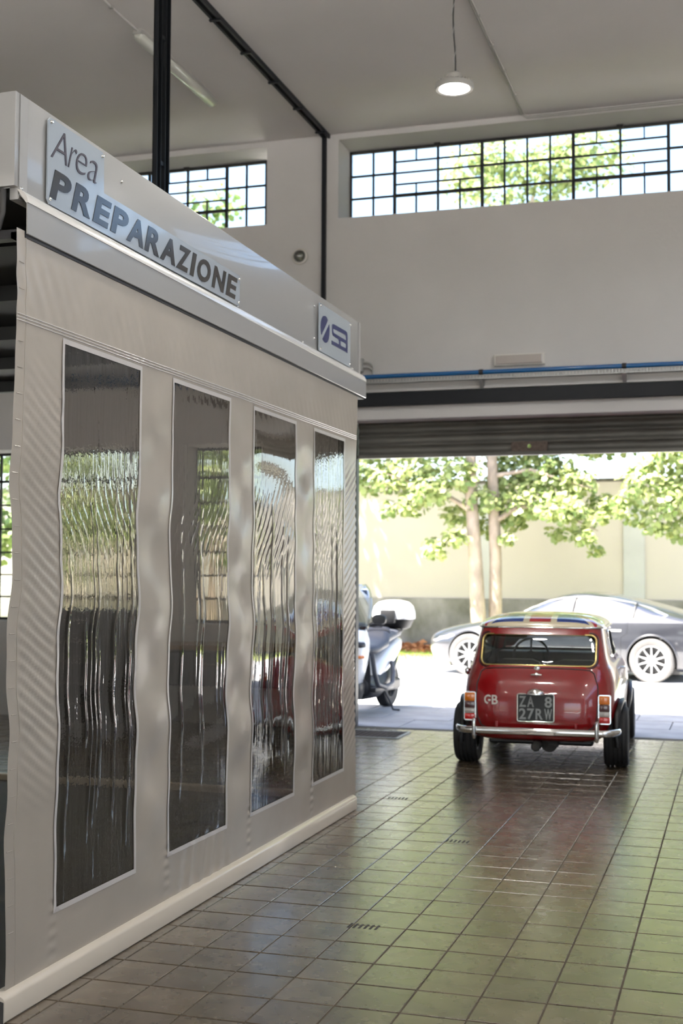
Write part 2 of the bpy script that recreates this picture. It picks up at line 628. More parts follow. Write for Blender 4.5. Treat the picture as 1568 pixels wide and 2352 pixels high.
def cells_wall(xs, zs, y0, y1, solid):
    """wall in the xz plane; solid(i,j) says whether cell is filled"""
    b = MB()
    nx, nz = len(xs) - 1, len(zs) - 1

    def sol(i, j):
        return 0 <= i < nx and 0 <= j < nz and solid(i, j)
    for i in range(nx):
        for j in range(nz):
            if not sol(i, j):
                continue
            x0, x1, z0, z1 = xs[i], xs[i + 1], zs[j], zs[j + 1]
            b.add([(x0, y0, z0), (x1, y0, z0), (x1, y0, z1), (x0, y0, z1)], [(0, 1, 2, 3)])
            b.add([(x0, y1, z0), (x1, y1, z0), (x1, y1, z1), (x0, y1, z1)], [(3, 2, 1, 0)])
            if not sol(i - 1, j):
                b.add([(x0, y0, z0), (x0, y1, z0), (x0, y1, z1), (x0, y0, z1)], [(3, 2, 1, 0)])
            if not sol(i + 1, j):
                b.add([(x1, y0, z0), (x1, y1, z0), (x1, y1, z1), (x1, y0, z1)], [(0, 1, 2, 3)])
            if not sol(i, j - 1):
                b.add([(x0, y0, z0), (x1, y0, z0), (x1, y1, z0), (x0, y1, z0)], [(3, 2, 1, 0)])
            if not sol(i, j + 1):
                b.add([(x0, y0, z1), (x1, y0, z1), (x1, y1, z1), (x0, y1, z1)], [(0, 1, 2, 3)])
    return b


def holes_wall(x0, x1, z0, z1, y0, y1, holes):
    xs = sorted({x0, x1, *[h[0] for h in holes], *[h[1] for h in holes]})
    zs = sorted({z0, z1, *[h[2] for h in holes], *[h[3] for h in holes]})

    def solid(i, j):
        cx, cz = (xs[i] + xs[i + 1]) / 2, (zs[j] + zs[j + 1]) / 2
        return not any(h[0] < cx < h[1] and h[2] < cz < h[3] for h in holes)
    return cells_wall(xs, zs, y0, y1, solid)


# ------------------------------------------------------------------ the room
XL, XR, YB, YF, ZC = -9.6, 5.0, -9.0, 13.0, 6.43
WT = 0.5
door = (-4.0, 0.28, -0.3, 3.29)
cler_r = (-4.09, 2.34, 5.50, 6.37)
cler_l = (-8.1, -4.92, 5.50, 6.37)
lowA = (-8.75, -6.42, 1.08, 3.08)
lowB = (-5.90, -4.97, 1.08, 3.08)
b = holes_wall(XL - 0.4, XR + 0.4, -0.3, 7.2, YF, YF + WT, [door, cler_r, cler_l, lowA, lowB])
wall_front = b.build('wall_front', M['wall'], kind='structure')
b = MB()
b.box(XL - 0.4, XR + 0.4, YB, YF, ZC, ZC + 0.5)
b.build('ceiling', M['ceil'], kind='structure')
b = MB().box(XL - 0.4, XL, YB, YF, -0.3, ZC)
b.build('wall_left', M['wall'], kind='structure')
# right wall: wide doorways and a high band of glazing (outside the frame)
bb = holes_wall(YB, YF, -0.3, ZC, 0, 0.4, [(-6.0, -3.0, 0.0, 3.2), (0.5, 3.5, 1.4, 3.2), (-6.5, 11.5, 4.8, 6.15)])
bb.v = [(XR + y, x, z) for x, y, z in bb.v]
bb.build('wall_right', M['wall'], kind='structure')
bb = holes_wall(XL - 0.4, XR + 0.4, -0.3, ZC, 0, 0.4, [(-8.0, -4.5, 0.0, 3.6), (-1.5, 3.5, 0.0, 4.0)])
bb.v = [(x, YB - 0.4 + y, z) for x, y, z in bb.v]
bb.build('wall_back', M['wall'], kind='structure')

# floor slab and tiles
PX, PY, X0, Y0 = 0.254, 0.2735, -0.451, 4.934
b = MB().box(XL - 0.4, XR + 0.4, YB - 0.4, 13.34, -0.3, -0.004)
floor = b.build('floor', M['grout'], kind='structure')
tw, th, bv = PX - 0.007, PY - 0.0105, 0.002


def tile_geo(b, cx, cy, dz=0.0, tx=0.0, ty=0.0):
    x0, x1, y0, y1 = -tw / 2, tw / 2, -th / 2, th / 2
    vs = []
    for (a0, a1, c0, c1, z) in ((x0, x1, y0, y1, -0.012), (x0, x1, y0, y1, -0.0022), (x0 + bv, x1 - bv, y0 + bv, y1 - bv, 0.0)):
        vs += [(cx + a, cy + c, z + dz + (a * tx + c * ty if z > -0.01 else 0)) for a, c in ((a0, c0), (a1, c0), (a1, c1), (a0, c1))]
    fs = [(8, 9, 10, 11)]
    for k in (0, 4):
        fs += [(k, k + 1, k + 5, k + 4), (k + 1, k + 2, k + 6, k + 5), (k + 2, k + 3, k + 7, k + 6), (k + 3, k, k + 4, k + 7)]
    b.add(vs, fs)


one = MB()
tile_geo(one, 0, 0)
tile_me = one.mesh('tile', M['tile'])
cells = []
for i in range(-38, 22):
    for j in range(-20, 31):
        cx, cy = X0 + (i + .5) * PX, Y0 + (j + .5) * PY
        if cy < 13.2 and XL < cx < XR:
            d = Vector((cx, cy, -1.62))
            dep = d.dot(fw)
            vis = False
            if dep > 1:
                px = 784 + F_PX * d.dot(r2) / dep
                py = 1176 - F_PX * d.dot(u2) / dep
                vis = -30 < px < 1600 and py < 2400 and (cx > -2.62)
            cells.append((0 if vis else 1, dep, cx, cy))
cells.sort()
rest = MB()
for k, (v, dep, cx, cy) in enumerate(cells):
    tx, ty = random.gauss(0, .0016), random.gauss(0, .0016)
    if k < 300:
        o = link('tile', tile_me, floor)
        o.location = (cx, cy, random.uniform(-.0006, 0.0002))
        o.rotation_euler = (ty, -tx, random.gauss(0, .0015))
    else:
        tile_geo(rest, cx, cy, random.uniform(-.0006, 0.0002), tx, ty)
rest.build('remaining_tiles', M['tile'], floor, kind='stuff')

# threshold drain grating by the door, small stamped marks are slots in the floor
g = thing('floor_grating', 'dark perforated metal floor grating beside the doorway, past the curtain end', 'grating', (-3.86, 12.62, 0))
b = MB()
b.box(-0.6, 0.6, -0.26, 0.26, 0.001, 0.006)
b.build('pan', M['pitted'], g)
b = MB()
for s_ in (-1, 1):
    b.box(-0.62, 0.62, s_ * 0.27 - 0.012, s_ * 0.27 + 0.012, 0.0, 0.012)
    b.box(s_ * 0.608 - 0.012, s_ * 0.608 + 0.012, -0.27, 0.27, 0.0, 0.012)
b.build('frame', M['galv'], g)
b = MB()
for i in range(22):
    x = -0.58 + i * 0.0552
    b.box(x - .008, x + .008, -0.26, 0.26, 0.006, 0.010)
for i in range(9):
    y = -0.24 + i * 0.06
    b.box(-0.6, 0.6, y - .008, y + .008, 0.006, 0.0095)
b.build('lattice', M['rust'], g)

for (x0, y0) in ((-1.735, 5.70), (-1.72, 7.70), (-2.45, 9.05)):
    for k in range(6):
        b = MB()
        b.box(x0 + k * .026, x0 + k * .026 + .012, y0, y0 + .075, 0.0, 0.0008, mx=None)
        b.build('stamped_slot', M['pitted'], floor)

# outside ground
b = MB().box(-60, 60, 15.7, 70, -0.25, -0.02)
road = b.build('road', M['road'], kind='structure')
pav = MB().box(-20, 20, 13.34, 15.7, -0.25, -0.03).build('pavement', M['grout'], kind='structure')
sl = MB().box(-0.395, 0.395, -0.38, 0.38, -0.03, 0.0, bev=0.006).mesh('paving_slab', M['slab'])
for i in range(-12, 8):
    for j in range(3):
        o = link('paving_slab', sl, pav)
        o.location = (0.1 + i * 0.8 + (0.4 if j % 2 else 0), 13.73 + j * 0.77, random.uniform(-.006, 0))
        o.rotation_euler = (random.gauss(0, .002), random.gauss(0, .002), 0)
b = MB().box(-60, 60, YB - 40, YB - 0.4, -0.25, -0.02)
b.box(XR + 0.4, 60, YB - 0.4, 13.3, -0.25, -0.02)
b.build('yard_ground', M['road'], kind='structure')


# ------------------------------------------------------------------ windows
def window(name, hole, vbars, hbars, extra, yf=13.43, heavy=(), ext_top=True):
    """vbars: x of full-height bars with half width; hbars: (z, x0, x1, hw); extra panes come from cell grid"""
    W = struct(name)
    f = MB()
    x0, x1, z0, z1 = hole
    fr = 0.022
    f.box(x0, x1, yf, yf + .04, z1 - fr * 1.3, z1)
    f.box(x0, x1, yf, yf + .04, z0, z0 + 0.03)
    f.box(x0, x0 + fr, yf, yf + .04, z0, z1)
    f.box(x1 - fr, x1, yf, yf + .04, z0, z1)
    f.build('window_frame', M['winbar'], W)
    for x, a, c, hw in vbars:
        MB().box(x - hw, x + hw, yf + .002, yf + .036, a, c, bev=0.002).build('glazing_bar', M['winbar'], W)
    for z, a, c, hw in hbars:
        MB().box(a, c, yf + .004, yf + .034, z - hw, z + hw, bev=0.002).build('glazing_bar', M['winbar'], W)
    for (a, c, d, e) in extra:
        MB().box(a, c, yf + .016, yf + .021, d, e).build('pane', M['dirty'], W)
    return W


def clerestory(name, hole, xa, sections):
    """xa first bar x; sections list of (kind, columns)"""
    P = 0.2455
    Z = [hole[2] + .02, 5.58, 5.833, 6.087, 6.345]
    vb, hb, pn = [], [], []
    x = xa
    for kind, n in sections:
        xe = x + n * P
        vb.append((xe, 5.5, 6.36, 0.017))
        if kind == 'plain':
            for k in range(1, n):
                vb.append((x + k * P, 5.5, 6.34, 0.010))
            for z in Z[2:4]:
                hb.append((z, x, xe, 0.011))
            for k in range(n):
                for a, c in ((Z[0], Z[2]), (Z[2], Z[3]), (Z[3], Z[4])):
                    pn.append((x + k * P, x + (k + 1) * P, a, c))
        else:
            xm = x + 2 * P
            vb.append((xm, 5.5, 6.36, 0.012))
            zz = [5.833, 5.958, 6.087, 6.213, 6.345]
            hb.append((zz[0], x, xe, 0.018))
            for z in zz[1:4]:
                hb.append((z, x, xe, 0.008))
            for xs_ in (x + P, x + 3 * P):
                vb.append((xs_, 5.5, zz[0], 0.009))
                vb.append((xs_, zz[0], zz[1], 0.007))
                vb.append((xs_, zz[3], zz[4], 0.007))
            for k in range(4):
                pn.append((x + k * P, x + (k + 1) * P, Z[0], zz[0]))
                pn.append((x + k * P, x + (k + 1) * P, zz[0], zz[1]))
                pn.append((x + k * P, x + (k + 1) * P, zz[3], zz[4]))
            for k in range(2):
                pn.append((x + 2 * k * P, x + 2 * (k + 1) * P, zz[1], zz[2]))
                pn.append((x + 2 * k * P, x + 2 * (k + 1) * P, zz[2], zz[3]))
        x = xe
    W = window(name, hole, vb, hb, pn)
    # pivot lugs over the casements
    x = xa
    for kind, n in sections:
        if kind != 'plain':
            xm = x + 2 * P
            MB().box(xm - .035, xm + .035, 13.39, 13.44, 6.335, 6.375, bev=0.008).build('pivot_lug', M['winbar'], W)
        x += n * P
    return W


clerestory('window_1', cler_r, -4.066, [('plain', 2), ('case', 4), ('plain', 4), ('case', 4), ('plain', 4), ('case', 4), ('plain', 4)])
clerestory('window_2', cler_l, -5.09 - 12 * 0.2455, [('case', 4), ('plain', 2), ('case', 4), ('plain', 2)])


def lowwin(name, hole, xs):
    zs = [1.354, 1.618, 1.887, 2.167, 2.453, 2.739]
    vb = [(x, hole[2], hole[3], 0.011) for x in xs]
    hb = [(z, hole[0], hole[1], 0.016 if z == 2.739 else 0.010) for z in zs]
    X = [hole[0]] + list(xs) + [hole[1]]
    Zz = [hole[2]] + zs + [hole[3]]
    pn = [(X[i], X[i + 1], Zz[j], Zz[j + 1]) for i in range(len(X) - 1) for j in range(len(Zz) - 1)]
    return window(name, hole, vb, hb, pn)


lowwin('window_3', lowB, [-5.62, -5.36])
lowwin('window_4', lowA, [-8.49, -8.23, -7.97, -7.71, -7.45, -7.19, -6.93, -6.67])

# ------------------------------------------------------------------ door head: rail, lintel, shutter
MB().box(-3.99, 0.6, 12.93, 13.0, 3.425, 3.565, bev=0.004).build('trim_1', M['steel'], kind='structure')
MB().box(-4.0, 0.6, 12.95, 13.0, 3.575, 3.60, bev=0.006).build('trim_2', M['wall'], kind='structure')
sh = thing('roller_shutter', 'weathered dark metal roller shutter rolled up to the head of the doorway', 'shutter', (-1.2, 13.3, 2.9))
prof = [(-.010, 0), (-.012, .008), (-.004, .016), (.014, .030), (.020, .055), (.014, .080), (-.004, .094), (-.012, .102), (-.010, .108)]
slp = MB()
ring = [(y, z) for y, z in prof] + [(y + .004, z) for y, z in reversed(prof)]
slp.prism(ring, -2.74, 1.44, axis='x')
slm = slp.mesh('slat', M['shutter'], smooth=40)
kx = -.86
slk = MB()
slk.prism(ring, -2.74, kx - .026, axis='x')
slk.prism(ring, kx + .026, 1.44, axis='x')
slkm = slk.mesh('slat', M['shutter'], smooth=40)
for k in range(4):
    o = link('slat', slkm if k == 0 else slm, sh)
    o.location = (0, 0, 0.035 + 0.108 * k)
MB().box(-2.74, 1.44, -.03, .03, 0.0, 0.04, bev=0.006).build('bottom_rail', M['shutter'], sh)
b = MB()
b.prism(rrect(kx - .19, kx + .19, .040, .142, .008, 3), -.030, -.018, axis='y', holes=[[(kx + .021 * math.cos(a), .092 + .021 * math.sin(a)) for a in np.linspace(0, 2 * PI, 16, endpoint=False)]])
o = b.build('lock_plate', M['rust'], sh)
MB().box(-2.80, -2.745, -.05, .06, -2.9, 0.5, bev=0.004).build('guide_rail', M['steel'], sh)

# ------------------------------------------------------------------ wall services
P = thing('air_pipe', 'blue compressed-air pipe running along the wall above the doorway', 'pipe', (-1, 12.9, 3.735))
MB().tube([(-3.3, 0, 0), (2.8, 0, 0)], 0.024, 14).build('tube', M['bluepipe'], P, smooth=40)
for x in (-1.50, -0.05, 1.4):
    MB().tube([(x - .022, 0, 0), (x + .022, 0, 0)], 0.030, 14).build('pipe_clip', M['dark'], P, smooth=40)
T = thing('cable_tray', 'perforated galvanised cable tray fixed to the wall under the blue pipe', 'tray', (-1, 12.93, 3.66))
b = MB()
b.box(-3.3, 2.8, -.06, .05, 0.0, 0.004)
b.box(-3.3, 2.8, -.062, -.058, 0.0, 0.014)
x = -3.3
while x < 2.8:
    b.box(x, x + .018, -.062, -.058, 0.014, 0.036)
    x += 0.034
b.box(-3.3, 2.8, -.062, -.058, 0.036, 0.042)
b.build('channel', M['galv'], T)
for x in (-1.50, -0.05, 1.4):
    b = MB()
    b.prism([(-.075, -.002), (.066, -.002), (.066, -.12), (.05, -.12)], x - .018, x + .018, axis='x')
    b.build('bracket', M['galv'], T)
    MB().lathe([(.008, -.0), (.008, .008), (0, .012)], 8, mx=Matrix.Translation((x, 0.05, -.10)) @ Matrix.Rotation(PI / 2, 4, 'X')).build('screw', M['bright'], T)
E = thing('emergency_light', 'white rectangular emergency light on the wall above the doorway', 'light', (-2.115, 13.0, 3.80))
MB().box(-.265, .265, -.045, 0, 0.0, 0.12, bev=0.008).build('housing', M['whiteplastic'], E)
MB().box(-.24, .24, -.060, -.040, 0.015, 0.105, bev=0.008).build('diffuser', M['clearlens'], E)
J = thing('junction_box', 'grey electrical junction box on the wall at the end of the air pipe', 'box', (-3.86, 13.0, 3.80))
MB().box(-.08, .07, -.07, 0, 0, 0.15, bev=0.01).build('housing', M['greyplastic'], J)
MB().box(-.074, .064, -.078, -.066, 0.006, 0.144, bev=0.006).build('cover', M['greyplastic'], J)
for zz in (0.05, 0.10):
    b = MB()
    b.tube([(.07, -.035, zz)] + [(.07 + .07 * math.sin(a) + .04, -.035, zz - .07 * (1 - math.cos(a))) for a in np.linspace(0, PI / 2, 6)] + [(.18, -.035, -.09)], 0.011, 8)
    b.build('conduit', M['greyplastic'], J, smooth=50)
B = thing('bulkhead_lamp', 'round glass bulkhead lamp on the wall above the sign', 'lamp', (-4.52, 13.0, 5.108))
mxy = Matrix.Rotation(PI / 2, 4, 'X')
MB().lathe([(.088, 0), (.092, .02), (.086, .035), (.068, .04), (.066, .03)], 32, mx=mxy, cap=False).build('rim', M['whiteplastic'], B, smooth=40)
MB().lathe([(.066, .03), (.060, .06), (.040, .082), (.015, .092), (0, .093)], 32, mx=mxy).build('glass_bowl', M['bulb'], B, smooth=60)

# black strut rails on the ceiling and wall
R = thing('partition_rail', 'black ceiling rail running to the wall and down its face', 'rail')
b = MB()
b.box(-4.262, -4.238, 3.0, 12.98, 6.385, 6.43)
b.box(-4.200, -4.180, 3.0, 12.98, 6.385, 6.43)
b.build('ceiling_track', M['steel'], R)
y = 4.1
while y < 12.9:
    MB().box(-4.275, -4.168, y, y + .03, 6.372, 6.39, bev=0.003).build('cross_tie', M['steel'], R)
    y += 0.72
MB().box(-4.268, -4.222, 12.955, 13.0, 3.2, 6.41, bev=0.003).build('wall_track', M['steel'], R)
Pp = thing('hanging_post', 'black double-channel steel post from the ceiling to the booth roof', 'post', (-4.25, 8.9, 3.46))
b = MB()
for a, c in ((-.115, -.04), (.03, .11)):
    b.box(-.02, .02, a, a + .008, 0, 2.97)
    b.box(-.02, .02, c - .008, c, 0, 2.97)
    b.box(-.02, -.012, a, c, 0, 2.97)
b.build('channel', M['steel'], Pp)
for z in (0.35, 1.35, 2.35):
    MB().box(-.018, .012, -.045, .035, z, z + .03).build('spacer', M['steel'], Pp)
for k in range(7):
    MB().lathe([(.009, 0), (.009, .006), (.004, .010)], 8, mx=Matrix.Translation((-.010, -.078 if k % 2 else .07, .2 + k * .43)) @ Matrix.Rotation(PI / 2, 4, 'Y')).build('bolt', M['bright'], Pp)

# pendant lamp
L_ = thing('pendant_lamp', 'round lit industrial pendant lamp hanging on a cable from the ceiling', 'lamp', (-1.985, 9.2, 5.30))
MB().lathe([(.106, -.004), (.116, -.022), (.140, -.026), (.146, -.010), (.142, .012), (.120, .026), (.108, .020), (.106, -.004)], 40).build('rim', M['greyplastic'], L_, smooth=40)
MB().lathe([(0, -.006), (.106, -.006), (.106, .002), (0, .002)], 40).build('lit_lens', M['led'], L_)
b = MB()
b.lathe([(.12, .018), (.06, .04), (.058, .085), (.045, .10), (.02, .104), (0, .104)], 28)
b.build('driver_housing', M['greyplastic'], L_, smooth=30)
for k in range(24):
    a = 2 * PI * k / 24
    pass
b = MB()
for k in range(28):
    b.box(.118, .139, -.003, .003, .008, .030, mx=Matrix.Rotation(2 * PI * k / 28, 4, 'Z'))
b.build('cooling_fins', M['greyplastic'], L_, kind='stuff')
pts = [(0.0 + .008 * math.sin(z * 9), .006 * math.cos(z * 7), z) for z in np.linspace(.10, 1.13, 26)]
MB().tube(pts, 0.006, 8).build('cable', M['pitted'], L_, smooth=60)
MB().tube([(x + .010 * math.cos(i * 1.4), y + .010 * math.sin(i * 1.4), z) for i, (x, y, z) in enumerate(pts)], 0.003, 6).build('chain', M['galv'], L_, smooth=60)
lamp_root = L_


def tree_copy(o, parent=None):
    c = o.copy()
    C.objects.link(c)
    c.parent = parent
    for ch in list(o.children):
        tree_copy(ch, c)
    return c


for i_, (x_, y_, lab) in enumerate(((1.6, 9.2, 'lit round pendant lamp over the side of the hall, nearest the front wall'), (-1.985, 5.2, 'lit round pendant lamp second in the aisle row'),
                                    (1.6, 5.2, 'lit round pendant lamp second in the side row'), (-1.985, 1.2, 'lit round pendant lamp third in the aisle row'), (1.6, 1.2, 'lit round pendant lamp third in the side row'))):
    o = tree_copy(lamp_root)
    o.location = (x_, y_, 5.30)
    o['label'] = lab


# fluorescent fitting and conduits
Fx = thing('tube_light', 'unlit fluorescent tube fitting on the ceiling beside the black post', 'light', (-5.0, 10.81, 6.43))
b = MB()
b.loft([[(x * k, y, z) for x, z in ((-.055, 0), (-.06, -.03), (-.045, -.04), (.045, -.04), (.06, -.03), (.055, 0))] for y, k in ((-.86, .7), (-.83, 1), (.83, 1), (.86, .7))])
b.build('housing', M['greyplastic'], Fx, smooth=40)
b = MB()
b.loft([[(x * k, y, -.036 + z * k) for x, z in ((-.055, 0), (-.050, -.03), (-.03, -.05), (0, -.055), (.03, -.05), (.050, -.03), (.055, 0))] for y, k in ((-.85, .6), (-.82, 1), (.82, 1), (.85, .6))])
b.build('diffuser', M['diffuser'], Fx, smooth=50)
K = thing('ceiling_conduit', 'thin painted conduit crossing the ceiling to the tube light', 'conduit', (-5.0, 9.95, 6.42))
b = MB()
b.tube([(0, 0, 0), (-.005, -6.5, 0)], 0.010, 8)
b.build('pipe', M['wall'], K, smooth=60)
for k in range(5):
    MB().box(-.018, .018, -.5 - k * 1.1, -.47 - k * 1.1, -.014, .01).build('clip', M['greyplastic'], K)
K = thing('wall_conduit', 'twin grey conduits along the ceiling edge over the high window', 'conduit', (-2.08, 12.97, 6.41))
b = MB()
for dz in (0, -.022):
    b.tube([(.02, -9.0, .008), (.02 + dz, -.03, .008), (.05, 0, dz - .004), (6.2, 0, dz - .004)], 0.009, 8)
b.build('pipe', M['greyplastic'], K, smooth=50)
for k in range(6):
    MB().box(.0, .04, -.6 - k * .62, -.588 - k * .62, -.004, .018).build('clip', M['greyplastic'], K)

# ------------------------------------------------------------------ the booth
BY0, BY1 = 4.20, 8.80
BX = -2.60
booth = thing('preparation_booth', 'white metal vehicle preparation booth with fascia and gutter over its curtain', 'booth', (BX, BY0, 0))
ox, oy = -BX, -BY0


def bbx(b, x0, x1, y0, y1, z0, z1, bev=0.0):
    b.box(x0 + ox, x1 + ox, y0 + oy, y1 + oy, z0, z1, bev)


b = MB()
bbx(b, -2.64, -2.60, BY0, 8.80, 3.05, 3.462, 0.004)
b.build('fascia_panel', M['panelw'], booth, smooth=30)
b = MB()
bbx(b, -2.603, -2.597, BY0 + .0, BY0 + .055, 3.055, 3.458)
b.build('corner_angle', M['panelw'], booth)
b = MB()
bbx(b, -2.603, -2.594, 8.755, 8.80, 3.055, 3.458)
b.build('corner_angle', M['panelw'], booth)
b = MB()
# sloping ledge and skirt (gutter profile)
b.prism([(-2.602 + ox, 3.082), (-2.560 + ox, 3.040), (-2.558 + ox, 2.915), (-2.563 + ox, 2.913), (-2.565 + ox, 3.036), (-2.602 + ox, 3.072)], BY0 + oy + 0.0, 8.83 + oy, axis='x')
b.v = [(v[1], v[0], v[2]) for v in b.v]
b.build('gutter', M['panelw'], booth, smooth=20)
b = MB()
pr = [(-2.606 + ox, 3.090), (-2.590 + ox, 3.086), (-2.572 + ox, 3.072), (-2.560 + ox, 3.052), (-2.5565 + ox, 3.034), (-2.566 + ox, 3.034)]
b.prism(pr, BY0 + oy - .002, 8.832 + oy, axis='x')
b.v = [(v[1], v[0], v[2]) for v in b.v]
b.build('ledge_highlight', M['ledgelit'], booth, smooth=30)  # rounded strip added to carry the bright streak along the ledge
b = MB()
bbx(b, -2.63, -2.566, BY0, 8.80, 2.900, 2.925)
b.build('rubber_seal', M['dark'], booth)
b = MB()
bbx(b, -6.9, -2.64, BY0 + .01, 8.80, 3.38, 3.45)
b.build('roof_panel', M['panelw'], booth)
b = MB()
bbx(b, -6.9, -2.64, BY0 + .06, 8.78, 3.10, 3.13)
b.build('inner_ceiling', M['boothin'], booth)
for k in range(5):
    b = MB()
    y = BY0 + .5 + k * .95
    bbx(b, -6.85, -2.70, y, y + .06, 3.02, 3.10)
    b.build('ceiling_beam', M['boothin'], booth)
b = MB()
bbx(b, -6.9, -2.600, BY0 - .03, BY0 - .001, 3.095, 3.462, 0.004)
b.build('front_fascia', M['panelw'], booth, smooth=30)
b = MB()
bbx(b, -6.9, -2.695, BY0 - .05, BY0 + .03, 2.935, 3.10, 0.01)
b.build('front_gutter', M['panelw'], booth, smooth=30)
b = MB()
bbx(b, -6.9, -2.60, BY0 + .0, BY0 + .05, 2.90, 2.935)
b.build('front_seal', M['dark'], booth)
b = MB()
b.tube([(-2.66 + ox, BY0 + oy - .01, 3.09), (-2.655 + ox, BY0 + oy - .02, 3.0), (-2.68 + ox, BY0 + oy - .01, 2.94)], .012, 10)
b.build('corner_bracket', M['pitted'], booth, smooth=60)
for (x, y) in ((-6.86, BY0 + .1), (-6.86, 8.70)):
    b = MB()
    bbx(b, x - .05, x + .05, y - .05, y + .05, 0.0, 3.40)
    b.build('post', M['panelw'], booth)
b = MB()
bbx(b, -6.9, -2.66, BY0 + .1, 8.72, 0.0015, 0.03)
b.build('base_platform', M['platform'], booth)
b = MB()
bbx(b, -6.8, -2.76, 8.73, 8.80, 0.002, 0.075, 0.01)
b.build('base_rail', M['bar'], booth)
# far end post close to the curtain's end
b = MB()
bbx(b, -2.72, -2.66, 8.70, 8.76, 0.0, 3.10)
b.build('post', M['pitted'], booth)
for y, z in ((5.04, 3.371), (4.215, 3.075), (5.33, 3.066), (6.43, 3.066), (7.53, 3.066), (8.62, 3.066), (7.75, 3.37), (7.76, 3.16)):
    MB().lathe([(.008, 0), (.008, .003), (.005, .007), (0, .008)], 10, mx=Matrix.Translation((-2.600 + ox, y + oy, z if z > 3.09 else 3.095)) @ Matrix.Rotation(PI / 2, 4, 'Y')).build('screw', M['bright'], booth, smooth=40)

# curtain
cur = thing('side_curtain', 'white vinyl booth curtain with four tall clear windows hanging to the floor', 'curtain', (-2.57, 4.15, 0))
WIN = [(4.505, 5.195), (5.558, 6.252), (6.612, 7.308), (7.680, 8.335)]
WZ = (0.313, 2.549)
NY, NZ = 232, 300
CY0, CY1, CZ0, CZ1 = 4.150, 8.640, 0.045, 2.925
ys = np.linspace(CY0, CY1, NY)
zs = np.linspace(CZ0, CZ1, NZ)
for a in [q for wnd in WIN for q in wnd]:
    ys[np.argmin(abs(ys - a))] = a
for a in WZ:
    zs[np.argmin(abs(zs - a))] = a


def smooth01(x):
    x = np.clip(x, 0, 1)
    return x * x * (3 - 2 * x)


def disp(y, z):
    """x bulge of the curtain at (y, z)"""
    mid = np.clip((z - .15) / .5, 0, 1) * np.clip((2.75 - z) / .5, 0, 1)
    d = 0.0022 * mid * np.sin(2 * PI * z / 0.62 + 1.3 * y + 0.8 * np.sin(2.1 * y + 1.7 * z))
    d += 0.0008 * mid * np.sin(2 * PI * z / 0.31 - 2.3 * y + 1.1)
    d += 0.008 * np.sin(PI * np.clip(z / 2.9, 0, 1)) * np.sin(1.9 * y + .6)
    # cushions in the cloth between the clear windows
    for wy in (5.38, 6.43, 7.49):
        d += 0.012 * mid * np.exp(-((y - wy) / .12) ** 2) * np.sin(2 * PI * z / 0.43 + 2.2 * wy + 1.2 * np.sin(2.3 * z))
    # ripples dragged across the first column
    e = smooth01((4.52 - y) / .06) * smooth01((y - 4.20) / .05) * smooth01((2.55 - z) / .3) * smooth01((z - .6) / .5)
    d += 0.0030 * e * np.sin(2 * PI * (z + 0.55 * (y - 4.2)) / 0.052 + 0.9 * np.sin(9 * z) + 2 * np.sin(6 * y))
    # creases fanning under the top
    t = smooth01((z - 2.45) / .25) * smooth01((2.92 - z) / .2)
    d += 0.0022 * t * np.sin(2 * PI * (y * 1.0 + 0.55 * z) / 0.085 + 2 * np.sin(2.2 * y)) * np.exp(-0.25 * (y - 4.15))
    # last column
    e = smooth01((y - 8.34) / .05) * smooth01((2.5 - z) / .3) * smooth01((z - .3) / .3)
    d += 0.003 * e * np.sin(2 * PI * (z - .6 * y) / .06)
    # puckers under the window welds
    for wy in (4.50, 5.55, 6.60, 7.68):
        d += 0.004 * np.exp(-((y - wy + .01) / .02) ** 2) * smooth01((.42 - z) / .1) * np.sin(2 * PI * z / .05)
    d += 0.004 * np.exp(-((y - 6.0) / .3) ** 2) * smooth01((.35 - z) / .1) * np.sin(2 * PI * (y - .3 * z) / .13)
    return d


def edge_y(z):
    return -0.022 * np.sin(PI * np.clip((z - .2) / 2.6, 0, 1)) + 0.006 * np.sin(8 * z)


def wob(y, z):
    """the window edges wander sideways within the sheet"""
    mid = np.clip((z - .33) / .5, 0, 1) * np.clip((2.5 - z) / .6, 0, 1)
    return mid * (0.020 * np.sin(2 * PI * z / 0.66 + 1.1 * y) * (0.55 + .45 * np.sin(1.3 * z + y)) + 0.005 * np.sin(2 * PI * z / .27 + 2.1 * y))


Yg, Zg = np.meshgrid(ys, zs, indexing='ij')
Xg = disp(Yg, Zg)
Yw = Yg + wob(Yg, Zg) + (edge_y(Zg) * np.clip((4.5 - Yg) / .35, 0, 1)) + 0.012 * np.sin(5 * Zg) * np.clip((Yg - 8.35) / .3, 0, 1)
fb = MB()
vs = [(Xg[i, j], Yw[i, j] - 4.15, Zg[i, j]) for i in range(NY) for j in range(NZ)]


def inwin(y, z):
    return WZ[0] < z < WZ[1] and any(a < y < c for a, c in WIN)


fs = []
for i in range(NY - 1):
    for j in range(NZ - 1):
        if not inwin((ys[i] + ys[i + 1]) / 2, (zs[j] + zs[j + 1]) / 2):
            k = i * NZ + j
            fs.append((k, k + NZ, k + NZ + 1, k + 1))
fb.add(vs, fs)
fabric = fb.build('fabric', M['fabric'], cur)
fabric.data.shade_smooth()


def pt(y, z, off=0.0):
    dy = float(edge_y(z) * np.clip((4.5 - y) / .35, 0, 1) + wob(y, z))
    return (float(disp(y, z)) + off, y + dy - 4.15, z)


